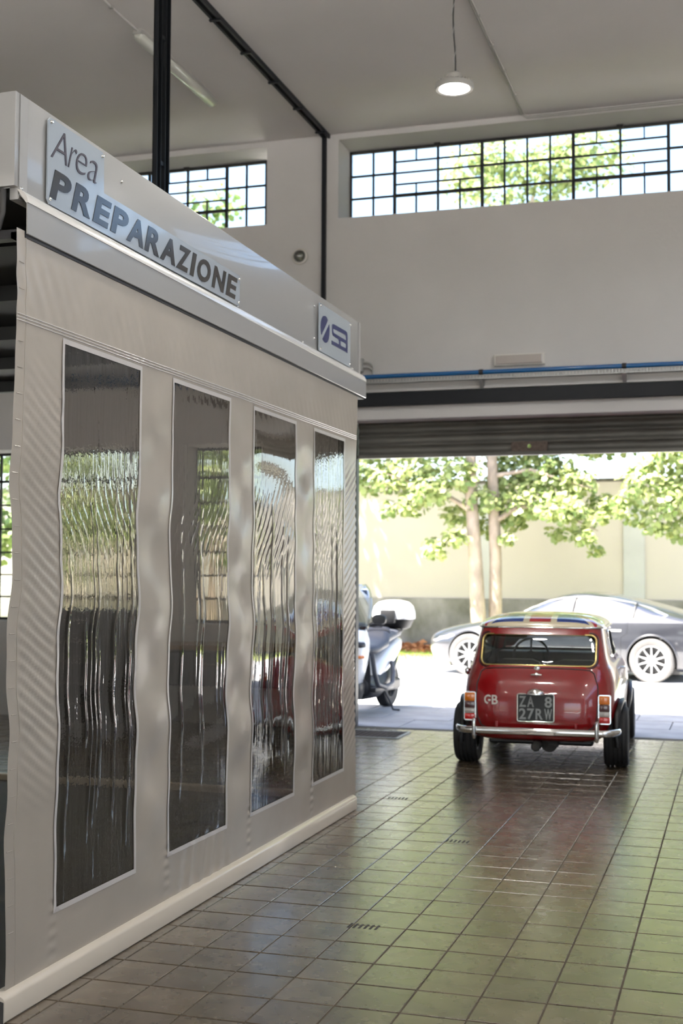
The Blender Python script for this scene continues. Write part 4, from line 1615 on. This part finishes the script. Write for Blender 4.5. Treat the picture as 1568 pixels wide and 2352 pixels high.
for y in (-1.50, 1.54):
    for s_ in (-1, 1):
        cuts.append(cyl_cut(y, .34, .395, *(sorted((s_ * .62, s_ * 1.2)))))
bool_cut(bo, cuts)
for s_ in (-1, 1):
    patch(ebv, SIDE, 'x', s_, -.010, .004).build('side_window', M['darkglass'], ev, smooth=30)
    pth = []
    for i in range(len(SIDE)):
        p, q = SIDE[i], SIDE[(i + 1) % len(SIDE)]
        for t_ in (0, .5):
            pth.append((p[0] + (q[0] - p[0]) * t_, p[1] + (q[1] - p[1]) * t_))
    MB().tube([drape(ebv, a, c, 'x', s_, .0) for a, c in pth], .010, 6, closed=True).build('window_trim', M['bright'], ev, smooth=60)
    for yy in (-.18, -1.18):
        z1 = 1.318 if yy > -.5 else 1.222
        pp = [drape(ebv, yy + (z - .96) * (-.10), z, 'x', s_, .002) for z in np.linspace(.96, z1, 6)]
        MB().tube(pp, .020, 6).build('window_pillar', M['black'], ev)
    for yy in (.82, -.20, -1.02):
        pp = [drape(ebv, yy - (.10 if z > .7 and yy < -1 else 0) * 1, z, 'x', s_, .0) for z in np.linspace(.25, .95, 12)]
        MB().tube(pp, .004, 5).build('door_gap', M['black'], ev)
    for yy in (.02, -.92):
        p = drape(ebv, yy, .80, 'x', s_, 0)
        MB().box(p.x - .008, p.x + .008, yy - .11, yy + .11, .785, .812, bev=.006).build('door_handle', M['bright'], ev)
    p = drape(ebv, .72, .98, 'x', s_, 0)
    b = MB()
    b.loft([[(p.x + s_ * (.02 + k), .74 + .06 * q * math.cos(a), .99 + .05 * q * math.sin(a)) for a in np.linspace(0, 2 * PI, 12, endpoint=False)] for k, q in ((0, .4), (.05, .5), (.08, 1), (.18, 1), (.22, .6))])
    b.build('door_mirror', M['silver'], ev, smooth=50)
    patch(ebv, [(2.27, .56), (2.12, .62), (1.88, .68), (1.82, .66), (1.95, .60), (2.20, .545)], 'x', s_, .004, .006, 4).build('headlamp', M['clearlens'], ev, smooth=40)
    pts = []
    for yy in (-1.50, 1.54):
        pts = []
        for a in np.linspace(-14, 194, 30):
            yq, zq = yy + .398 * math.cos(math.radians(a)), .34 + .398 * math.sin(math.radians(a))
            d = drape(ebv, yq, zq, 'x', s_, 0)
            if d is not None and abs(d.x) > .7:
                pts.append((d.x + s_ * .002, yq, zq))
        MB().tube(pts, .016, 8).build('wheel_arch', M['silver'], ev, smooth=60)
    wheel_geo(ev, s_ * .83, -1.50, .342, .342, .235, s_, M['tyreglare'], M['alloy'], spokes=10, rr=.70)
    wheel_geo(ev, s_ * .83, 1.54, .342, .342, .235, s_, M['tyreglare'], M['alloy'], spokes=10, rr=.70)
patch(ebv, [(-.67, .99), (.67, .99), (.53, 1.315), (-.53, 1.315)], 'y', 1, -.010, .004).build('windscreen', M['darkglass'], ev, smooth=30)
MB().box(-.75, .75, -1.9, 1.95, .13, .22).build('underside', M['black'], ev)
for s_ in (-1, 1):
    MB().box(s_ * .36 - .24, s_ * .36 + .24, -.30, -.14, .4, 1.08, bev=.05).build('seat_back', M['dark'], ev)


# ------------------------------------------------------------------ scooter
sc_dir = Vector((-.13, -1.47, 0)).normalized()
rz = math.atan2(-sc_dir.x, sc_dir.y)
sco = thing('maxi_scooter', 'white and grey touring scooter with a top case outside the doorway', 'scooter', (-4.265, 14.76, -.0), rz)


def ring(cx, cy, cz, a, c, n=20, p=2.6, tilt_=0.0, axis='y'):
    """superellipse ring; plane normal to axis; tilt about x"""
    out = []
    for k in range(n):
        t = 2 * PI * k / n
        u = a * math.copysign(abs(math.cos(t)) ** (2 / p), math.cos(t))
        v = c * math.copysign(abs(math.sin(t)) ** (2 / p), math.sin(t))
        if axis == 'y':
            out.append((cx + u, cy - v * math.sin(tilt_), cz + v * math.cos(tilt_)))
        else:
            out.append((cx + u, cy + v, cz))
    return out


def lobj(name, rings_, matl, parent, smooth=50):
    b = MB()
    b.loft(rings_)
    return b.build(name, matl, parent, smooth=smooth)


lobj('rear_body', [ring(0, -1.02, .80, .03, .03), ring(0, -.98, .80, .11, .05), ring(0, -.80, .76, .17, .10), ring(0, -.50, .66, .20, .13), ring(0, -.25, .55, .20, .15),
                   ring(0, -.02, .46, .18, .14), ring(0, .08, .42, .10, .08)], M['scootw'], sco)
lobj('under_fairing', [ring(0, -.85, .66, .12, .05), ring(0, -.55, .52, .19, .10), ring(0, -.25, .38, .235, .15), ring(0, .10, .30, .25, .14), ring(0, .38, .30, .25, .13), ring(0, .50, .36, .22, .14),
                       ring(0, .56, .42, .12, .1)], M['dark'], sco)
lobj('seat', [ring(0, -.90, .90, .05, .03), ring(0, -.85, .91, .15, .05), ring(0, -.50, .88, .18, .07), ring(0, -.34, .86, .18, .09), ring(0, -.28, .80, .19, .07), ring(0, 0.0, .74, .17, .07),
              ring(0, .14, .73, .10, .05), ring(0, .18, .73, .04, .02)], M['scootg'], sco)
lobj('seat_backrest', [ring(0, -.40, .86, .10, .03), ring(0, -.41, .92, .16, .05), ring(0, -.45, .97, .14, .03), ring(0, -.47, .985, .06, .01)], M['scootg'], sco)
lobj('leg_shield', [ring(0, .46, .30, .24, .10, tilt_=.2), ring(0, .50, .55, .25, .13, tilt_=.2), ring(0, .50, .80, .22, .15, tilt_=.3)], M['dark'], sco)
# front fairing: horizontal slices
fr = []
for z, cy_, a, c in ((.34, .62, .13, .10), (.40, .66, .20, .15), (.52, .68, .24, .19), (.66, .68, .27, .21), (.80, .68, .285, .22), (.90, .64, .27, .19), (.99, .58, .22, .14), (1.04, .54, .14, .08)):
    fr.append(ring(0, cy_, z, a, c, 28, 2.8, axis='z'))
lobj('front_fairing', fr, M['scootw'], sco)
lobj('dash_cowl', [ring(0, .60, .98, .20, .12, 24, axis='z'), ring(0, .52, 1.04, .22, .12, 24, axis='z'), ring(0, .46, 1.08, .16, .08, 24, axis='z')], M['dark'], sco)
fr = []
for z, cy_, a, c in ((.20, .60, .16, .12), (.28, .62, .20, .15), (.36, .62, .21, .16), (.41, .62, .19, .14)):
    fr.append(ring(0, cy_, z, a, c, 24, 3, axis='z'))
lobj('lower_fairing', fr, M['dark'], sco)
# windscreen: curved sheet
vs, fs = [], []
nu, nv = 15, 10
for i in range(nu):
    for j in range(nv):
        u, v = -1 + 2 * i / (nu - 1), j / (nv - 1)
        hw_ = .25 * math.sqrt(max(0.02, 1 - .85 * v ** 3.0))
        vs.append((u * hw_, .72 - .33 * v - .13 * u * u, 1.00 + .52 * v))
for i in range(nu - 1):
    for j in range(nv - 1):
        k = i * nv + j
        fs.append((k, k + nv, k + nv + 1, k + 1))
wb = MB()
wb.add(vs, fs)
wo = wb.build('windscreen', M['screen'], sco)
wo.data.shade_smooth()
sd = wo.modifiers.new('solid', 'SOLIDIFY')
sd.thickness = .004
rim_pts = [vs[i * nv + nv - 1] for i in range(nu)]
MB().tube([vs[j] for j in range(nv)] + rim_pts + [vs[(nu - 1) * nv + j] for j in range(nv - 1, -1, -1)], .004, 6).build('screen_edge', M['greyplastic'], sco, smooth=60)
b = MB()
b.tube([(-.36, .38, 1.06), (-.24, .44, 1.05), (-.10, .48, 1.02), (.10, .48, 1.02), (.24, .44, 1.05), (.36, .38, 1.06)], .013, 10)
b.build('handlebar', M['dark'], sco, smooth=60)
for s_ in (-1, 1):
    MB().tube([(s_ * .24, .44, 1.05), (s_ * .37, .375, 1.062)], .019, 12).build('grip', M['rubber'], sco, smooth=60)
    MB().tube([(s_ * .22, .50, 1.04), (s_ * .30, .50, 1.03), (s_ * .37, .44, 1.03)], .006, 6).build('brake_lever', M['dark'], sco, smooth=60)
    mr_ = bpy.data.objects.new('mirror', None)
    C.objects.link(mr_)
    mr_.parent = sco
    zc = 1.12 if s_ < 0 else 1.34
    b = MB()
    b.tube([(s_ * .22, .56, 1.02), (s_ * .26, .55, (1.02 + zc) / 2), (s_ * .31, .52, zc - .02)], .008, 8)
    b.build('mirror_stem', M['dark'], mr_, smooth=60)
    b = MB()
    b.loft([ring(s_ * .36, .54, zc, .03, .02, 16), ring(s_ * .36, .53, zc, .085, .055, 16), ring(s_ * .36, .50, zc, .09, .06, 16), ring(s_ * .36, .495, zc, .08, .05, 16)])
    b.build('mirror_shell', M['dark'] if s_ < 0 else M['scootw'], mr_, smooth=50)
    # head lamp and indicator pods on the fairing
    b = MB()
    b.loft([ring(s_ * .19, .74, .83, .095, .05, 16), ring(s_ * .185, .82, .83, .080, .042, 16), ring(s_ * .165, .865, .83, .04, .02, 16)])
    b.build('headlamp', M['dark'], sco, smooth=50)
    b = MB()
    b.loft([ring(s_ * .205, .76, .70, .075, .028, 16), ring(s_ * .195, .83, .70, .060, .022, 16), ring(s_ * .175, .865, .70, .03, .01, 16)])
    b.build('indicator', M['amber'], sco, smooth=50)
    # footboard
    MB().box(min(s_ * .14, s_ * .31), max(s_ * .14, s_ * .31), -.14, .48, .27, .33, bev=.02).build('footboard', M['dark'], sco, smooth=40)
    b = MB()
    b.tube([(s_ * .27, .50, .72), (s_ * .30, .50, .50), (s_ * .31, .42, .36), (s_ * .31, .15, .31), (s_ * .30, -.10, .34), (s_ * .27, -.22, .46), (s_ * .22, -.30, .58)], .028, 10)
    b.build('floor_rail', M['scootg'], sco, smooth=60)
wheel_geo(sco, 0, .73, .28, .28, .12, -1, M['rubber'], M['pitted'], spokes=6, rr=.62, name='front_wheel')
wheel_geo(sco, 0, -.73, .28, .28, .14, -1, M['rubber'], M['pitted'], spokes=6, rr=.62, name='rear_wheel')
b = MB()
for s_ in (-1, 1):
    b.tube([(s_ * .09, .73, .28), (s_ * .10, .60, .60)], .022, 8)
b.build('front_fork', M['dark'], sco, smooth=60)
b = MB()
b.box(-.17, -.08, -.80, -.20, .22, .36, bev=.03)
b.box(.08, .19, -.60, -.15, .20, .40, bev=.03)
b.build('engine_case', M['dark'], sco)
MB().lathe([(.03, .12), (.065, .05), (.07, -.40), (.05, -.46), (0, -.46)], 18, axis='y', mx=Matrix.Translation((.19, -.55, .34)) @ Matrix.Rotation(.2, 4, 'X')).build('exhaust', M['bright'], sco, smooth=40)
MB().tube([(-.16, -.20, .24), (-.24, -.18, .12), (-.29, -.16, .02), (-.36, -.20, .012)], .012, 8).build('side_stand', M['dark'], sco, smooth=60)
b = MB()
for s_ in (-1, 1):
    b.tube([(s_ * .14, -.55, .88), (s_ * .16, -.80, .93), (s_ * .10, -1.02, .95)], .014, 8)
b.build('grab_rail', M['dark'], sco, smooth=60)
tc_ = thing('top_case', 'white and black luggage case on the back of the scooter', 'luggage case')
tc_.parent = sco
del tc_['label'], tc_['category']
tc_.location = (0, -.98, .95)
fr = [ring(0, 0, 0, .15, .12, 28, 3.2, axis='z'), ring(0, 0, .02, .20, .17, 28, 3.2, axis='z'), ring(0, 0, .13, .25, .21, 28, 3.2, axis='z')]
lobj('case_base', fr, M['casedark'], tc_)
fr = [ring(0, 0, z, a, c, 28, 3, axis='z') for z, a, c in ((.13, .262, .222), (.15, .265, .225), (.22, .262, .22), (.29, .24, .20), (.34, .19, .16), (.365, .10, .09), (.37, .03, .03))]
lobj('case_lid', fr, M['scootw'], tc_)
MB().box(-.10, .10, .19, .255, .08, .25, bev=.02).build('back_pad', M['dark'], tc_, smooth=40)

# ------------------------------------------------------------------ boundary wall across the road
WY = 27.5
bw = struct('boundary_wall')
MB().box(-45, 30, WY, WY + .3, 0, 3.66).build('rendered_face', M['creamwall'], bw)
MB().box(-45, 30, WY - .06, WY, -.05, 1.14, bev=.0).build('cement_plinth', M['cement'], bw)
for k in range(-12, 9):
    x = -2.06 + k * 3.24
    MB().box(x - .22, x + .22, WY - .05, WY + .01, 1.14, 3.66, bev=.008).build('pilaster', M['pilaster'], bw)
nm = MB().box(-.39, .39, -.10, .42, 0, .07, bev=.012).mesh('coping_stone', M['tile_cap'])
for k in range(-34, 14):
    o = link('coping_stone', nm, bw)
    o.location = (k * .8, WY, 3.66 + random.uniform(-.004, .004))
# verge
vg = MB().box(-45, 30, 23.4, WY - .06, -.2, .0)
verge = vg.build('ground_verge', M['soil'], kind='structure')
gb = MB()
for k in range(9000):
    x, y = random.uniform(-14, 4), random.uniform(23.4, 26.6)
    a = random.uniform(0, PI)
    h = random.uniform(.03, .09)
    dx, dy = .008 * math.cos(a), .008 * math.sin(a)
    lx, ly = random.gauss(0, .02), random.gauss(0, .02)
    gb.add([(x - dx, y - dy, 0), (x + dx, y + dy, 0), (x + lx, y + ly, h)], [(0, 1, 2)])
o = gb.build('grass', M['grass'], kind='stuff', label='short sunlit grass on the verge under the far wall', category='grass')
lb = MB()
for k in range(2600):
    x = random.uniform(-12, 2)
    y = WY - .20 - abs(random.gauss(0, .33))
    zt = max(0, .22 - (WY - .12 - y) * .35) * random.random() + .01
    s_ = random.uniform(.05, .10)
    mx = Matrix.Translation((x, y, zt)) @ Matrix.Rotation(random.uniform(0, 2 * PI), 4, 'Z') @ Matrix.Rotation(random.gauss(0, .6), 4, 'X') @ Matrix.Rotation(random.gauss(0, .5), 4, 'Y')
    lb.add([(0, -s_, 0), (s_ * .8, -s_ * .2, s_ * .3), (s_ * .3, s_, 0), (-s_ * .4, s_ * .8, s_ * .1), (-s_ * .8, -.1 * s_, s_ * .35)], [(0, 1, 2), (0, 2, 3), (0, 3, 4)], mx=mx)
lb.build('fallen_leaves', M['dryleaf'], kind='stuff', label='drift of dry brown leaves along the foot of the far wall', category='leaves')


# ------------------------------------------------------------------ trees
LEAF = [(0, -.5), (.10, -.42), (.42, -.30), (.36, -.08), (.52, .10), (.26, .14), (.22, .30), (0, .56), (-.22, .30), (-.26, .14), (-.52, .10), (-.36, -.08), (-.42, -.30), (-.10, -.42)]
LFV = [(x, y, .10 * abs(x)) for x, y in LEAF] + [(0, 0, -.03)]
LFF = [(i, (i + 1) % 14, 14) for i in range(14)]
leaf_me = MB().add(LFV, LFF).mesh('leaf', M['leaf'])
LFA = np.array(LFV)


def foliage(clusters, n_per_m2, size, rs_):
    """numpy-built leaves; returns list of 4x4-like (matrix3, pos, size)"""
    out = []
    for (x, y, z, r) in clusters:
        n = max(6, int(n_per_m2 * r * r * (4 if z < 4.3 else 2.2)))
        for _ in range(n):
            d = rs_.normal(size=3)
            d /= np.linalg.norm(d)
            rad = r * rs_.uniform(.25, 1.08) ** .6
            p = np.array((x, y, z)) + d * rad * np.array((1.15, 1.0, .85))
            # leaves hang: normals mostly outward/up with droop
            nrm = d * .5 + np.array((0, -.35, .7)) + rs_.normal(size=3) * .45
            nrm /= np.linalg.norm(nrm)
            t = rs_.normal(size=3)
            t[2] -= .8
            t -= nrm * (t @ nrm)
            t /= np.linalg.norm(t)
            s_ = np.cross(nrm, t)
            out.append((np.array((s_, -t, nrm)).T, p, size * rs_.uniform(.6, 1.2)))
    return out


def build_tree(name, label, base, trunk, branches, clusters, dens, size, seed, matl='leaf', singles=0, group=None):
    T_ = thing(name, label, 'tree', base, 0, group)
    bx_, by_, _ = base
    b = MB()
    b.tube([(x - bx_, y - by_, z) for x, y, z, r in trunk], [r for *_, r in trunk], 14)
    b.build('trunk', M['bark'], T_, smooth=60)
    for br in branches:
        MB().tube([(x - bx_, y - by_, z) for x, y, z, r in br], [r for *_, r in br], 8).build('branch', M['bark'], T_, smooth=60)
    rs_ = np.random.default_rng(seed)
    L = foliage(clusters, dens, size, rs_)
    L.sort(key=lambda q: q[1][1])
    vis = [q for q in L if q[1][2] < 4.2][:singles]
    ids = {id(q) for q in vis}
    for Rm, p, s_ in vis:
        o = link('leaf', leaf_me, T_)
        mx = Matrix([list(map(float, r)) for r in Rm * s_]).to_4x4()
        mx.translation = (p[0] - bx_, p[1] - by_, p[2])
        o.matrix_basis = mx
    rest_ = [q for q in L if id(q) not in ids]
    n = len(rest_)
    V = np.concatenate([(LFA * s_) @ Rm.T + (p - np.array((bx_, by_, 0))) for Rm, p, s_ in rest_])
    Fc = (np.tile(np.array(LFF), (n, 1, 1)) + (np.arange(n) * 15)[:, None, None]).reshape(-1)
    me = bpy.data.meshes.new('foliage')
    me.vertices.add(len(V))
    me.vertices.foreach_set('co', V.astype(np.float32).ravel())
    nf = n * 14
    me.loops.add(nf * 3)
    me.loops.foreach_set('vertex_index', Fc.astype(np.int32))
    me.polygons.add(nf)
    me.polygons.foreach_set('loop_start', np.arange(nf, dtype=np.int32) * 3)
    me.materials.append(M[matl])
    me.update(calc_edges=True)
    me.validate()
    link('foliage', me, T_, kind='stuff')
    return T_


low = [(-7.03, 3.89, 0.4), (-7.22, 3.5, 0.31), (-6.58, 3.57, 0.4), (-6.04, 3.78, 0.45), (-5.68, 3.3, 0.4), (-6.17, 3.04, 0.31), (-6.67, 2.96, 0.22), (-5.59, 2.13, 0.25), (-5.2, 2.39, 0.25),
       (-5.9, 2.3, 0.14), (-5.33, 2.86, 0.31), (-5.16, 3.63, 0.4)]
low2 = [(-4.72, 3.11, 0.36), (-4.81, 2.6, 0.25), (-4.29, 3.45, 0.45), (-4.29, 2.81, 0.36), (-4.25, 2.34, 0.18), (-3.82, 3.1, 0.45), (-3.44, 3.6, 0.49), (-3.2, 2.92, 0.37), (-2.94, 3.42, 0.37),
        (-2.86, 2.71, 0.31), (-3.36, 2.46, 0.2), (-2.74, 2.34, 0.22), (-2.58, 2.1, 0.14), (-2.49, 3.0, 0.31), (-2.25, 2.96, 0.22), (-3.7, 3.86, 0.45), (-4.38, 3.96, 0.36), (-2.41, 2.71, 0.18)]


def crown(cx, cy, z0, z1, rad, n, seed):
    rs_ = np.random.default_rng(seed)
    out = []
    for _ in range(n):
        z = rs_.uniform(z0, z1)
        k = math.sin(PI * (0.18 + .74 * (z - z0) / (z1 - z0)))
        a, q = rs_.uniform(0, 2 * PI), math.sqrt(rs_.uniform(.05, 1))
        out.append((cx + rad * k * q * math.cos(a), cy + rad * k * q * math.sin(a) * .8, z, rs_.uniform(.5, .85)))
    return out


def r3(seed):
    return np.random.default_rng(seed)


jit = r3(5)
cl1 = [(x, 24.6 + jit.uniform(-.5, .6), z, r) for x, z, r in low] + crown(-6.2, 25.7, 4.5, 8.3, 2.7, 60, 11) + crown(-5.4, 25.4, 8.9, 10.2, 1.0, 2, 31)
cl2 = [(x, 24.6 + jit.uniform(-.5, .6), z, r) for x, z, r in low2] + crown(-3.2, 25.7, 4.5, 8.3, 2.7, 60, 12) + crown(-3.9, 25.2, 8.9, 10.4, 1.6, 6, 32)
build_tree('plane_tree', 'leafy plane tree with a pale leaning trunk, beside the silver saloon bonnet', (-4.83, 24.5, 0),
           [(-4.76, 24.5, -.1, .19), (-4.80, 24.5, .7, .15), (-4.86, 24.5, 1.9, .135), (-4.94, 24.5, 3.1, .12), (-4.98, 24.6, 4.1, .11), (-5.3, 24.8, 6.5, .08), (-5.6, 25, 9, .04)],
           [[(-4.93, 24.5, 2.9, .06), (-5.4, 24.45, 3.2, .04), (-6.2, 24.4, 3.5, .025), (-7.0, 24.5, 3.8, .01)], [(-4.88, 24.5, 2.3, .05), (-5.2, 24.4, 2.45, .03), (-5.6, 24.4, 2.2, .01)],
            [(-5.1, 24.7, 5, .07), (-6.2, 25, 6.2, .04), (-7.4, 25.2, 7, .02)], [(-5.2, 24.7, 5.6, .06), (-5.0, 23.8, 7, .04), (-5.2, 23.2, 8.2, .02)]],
           cl1, 330, .135, 21, singles=150)
build_tree('plane_tree', 'leafy plane tree with an upright browner trunk, behind the classic car roof', (-4.48, 24.7, 0),
           [(-4.52, 24.7, -.1, .17), (-4.51, 24.7, .8, .13), (-4.50, 24.7, 1.9, .12), (-4.54, 24.7, 3.1, .11), (-4.58, 24.7, 4.1, .10), (-4.2, 24.8, 6.5, .07), (-3.8, 25, 9.2, .04)],
           [[(-4.52, 24.7, 2.7, .06), (-4.0, 24.6, 3.0, .04), (-3.2, 24.5, 2.85, .025), (-2.5, 24.5, 2.5, .01)], [(-4.56, 24.7, 3.6, .05), (-3.8, 24.6, 3.7, .035), (-2.6, 24.5, 3.3, .012)],
            [(-4.4, 24.7, 5, .07), (-3.2, 25, 6.2, .04), (-2.0, 25.2, 7, .02)], [(-4.3, 24.7, 5.6, .06), (-4.0, 23.8, 7, .04), (-3.6, 23.2, 8.4, .02)]],
           cl2, 330, .135, 22, singles=150)
low3 = [(-1.81, 2.82, 0.3), (-1.61, 3.37, 0.39), (-1.88, 3.1, 0.21), (-1.19, 3.64, 0.43), (-1.19, 3.01, 0.43), (-1.42, 2.54, 0.24), (-0.93, 2.5, 0.33), (-0.74, 3.16, 0.52), (-0.96, 3.87, 0.43),
        (-.3, 2.7, .5), (.2, 3.2, .6), (.8, 2.9, .5), (.4, 3.9, .5)]
cl3 = [(x, 23.6 + jit.uniform(-.4, .4), z, r) for x, z, r in low3] + crown(0.6, 25.4, 4.4, 8.2, 2.8, 52, 13) 
build_tree('plane_tree', 'plane tree whose leafy branches hang over the silver saloon tail', (.9, 24.2, 0),
           [(.9, 24.2, -.1, .18), (.9, 24.2, 2, .13), (.95, 24.2, 4, .11), (1.2, 24.3, 7, .06)],
           [[(.9, 24.2, 2.6, .05), (0, 23.9, 3.1, .035), (-1.4, 23.6, 3.1, .012)]], cl3, 280, .135, 23)
# trees seen through the booth windows
cl4 = [(-10.4 + jit.uniform(-1.4, 1.4), 24.3 + jit.uniform(-.5, .5), jit.uniform(2.0, 4.3), jit.uniform(.35, .6)) for _ in range(26)] + crown(-10.4, 24.8, 4.4, 9.5, 2.6, 34, 14)
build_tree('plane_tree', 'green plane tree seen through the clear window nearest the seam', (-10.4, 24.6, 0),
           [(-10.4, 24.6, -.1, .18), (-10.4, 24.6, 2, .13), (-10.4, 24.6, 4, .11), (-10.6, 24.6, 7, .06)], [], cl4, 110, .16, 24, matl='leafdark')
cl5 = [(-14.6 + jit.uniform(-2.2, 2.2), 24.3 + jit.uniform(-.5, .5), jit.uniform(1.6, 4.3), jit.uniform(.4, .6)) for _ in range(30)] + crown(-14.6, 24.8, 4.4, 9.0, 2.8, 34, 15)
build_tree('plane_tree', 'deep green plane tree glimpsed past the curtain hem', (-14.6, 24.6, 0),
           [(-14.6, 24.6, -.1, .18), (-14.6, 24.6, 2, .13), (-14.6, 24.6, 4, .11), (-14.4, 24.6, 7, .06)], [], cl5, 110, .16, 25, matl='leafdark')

# ------------------------------------------------------------------ workshop things behind the curtain
wb_ = thing('workbench', 'dark steel workbench against the wall seen through the clear curtain windows', 'workbench', (-5.1, 12.3, 0))
MB().box(-.9, .9, -.35, .35, .86, .91, bev=.005).build('worktop', M['wood'], wb_)
for x in (-.85, .81):
    for y in (-.32, .28):
        MB().box(x, x + .04, y, y + .04, 0, .86).build('leg', M['steel'], wb_)
for k in range(3):
    dr = MB().box(-.8 + k * .55, -.8 + k * .55 + .50, -.36, .30, .50, .84, bev=.006).build('drawer', M['steel'], wb_)
    MB().tube([(-.8 + k * .55 + .12, -.375, .72), (-.8 + k * .55 + .38, -.375, .72)], .008, 6).build('handle', M['bright'], dr)
cb = thing('tool_cabinet', 'tall dark tool cabinet beside the workbench behind the curtain', 'cabinet', (-6.68, 12.2, 0))
MB().box(-.5, .5, -.3, .35, .08, 1.25, bev=.008).build('body', M['dark'], cb)
for k in range(5):
    dr = MB().box(-.47, .47, -.325, -.295, .12 + k * .22, .32 + k * .22, bev=.004).build('drawer', M['steel'], cb)
    MB().tube([(-.3, -.34, .27 + k * .22), (.3, -.34, .27 + k * .22)], .008, 6).build('handle', M['bright'], dr)
for x in (-.42, .42):
    for y in (-.22, .26):
        MB().lathe([(.04, -.015), (.04, .015)], 14, axis='x', mx=Matrix.Translation((x, y, .04))).build('caster', M['rubber'], cb)
yc = thing('storage_crate', 'tall yellow storage crate standing on the brown base inside the booth', 'crate', (-5.66, 8.2, 0.031))
b = MB()
b.loft([[(x * k, y * k, z) for x, y in ((-.3, -.2), (.3, -.2), (.3, .2), (-.3, .2))] for z, k in ((0, .9), (.62, 1.0), (.62, .95), (.02, .86))])
b.build('shell', M['yellow'], yc)
MB().tube([(x, y, .62) for x, y in ((-.305, -.205), (.305, -.205), (.305, .205), (-.305, .205))], .012, 6, closed=True).build('rim', M['yellow'], yc)
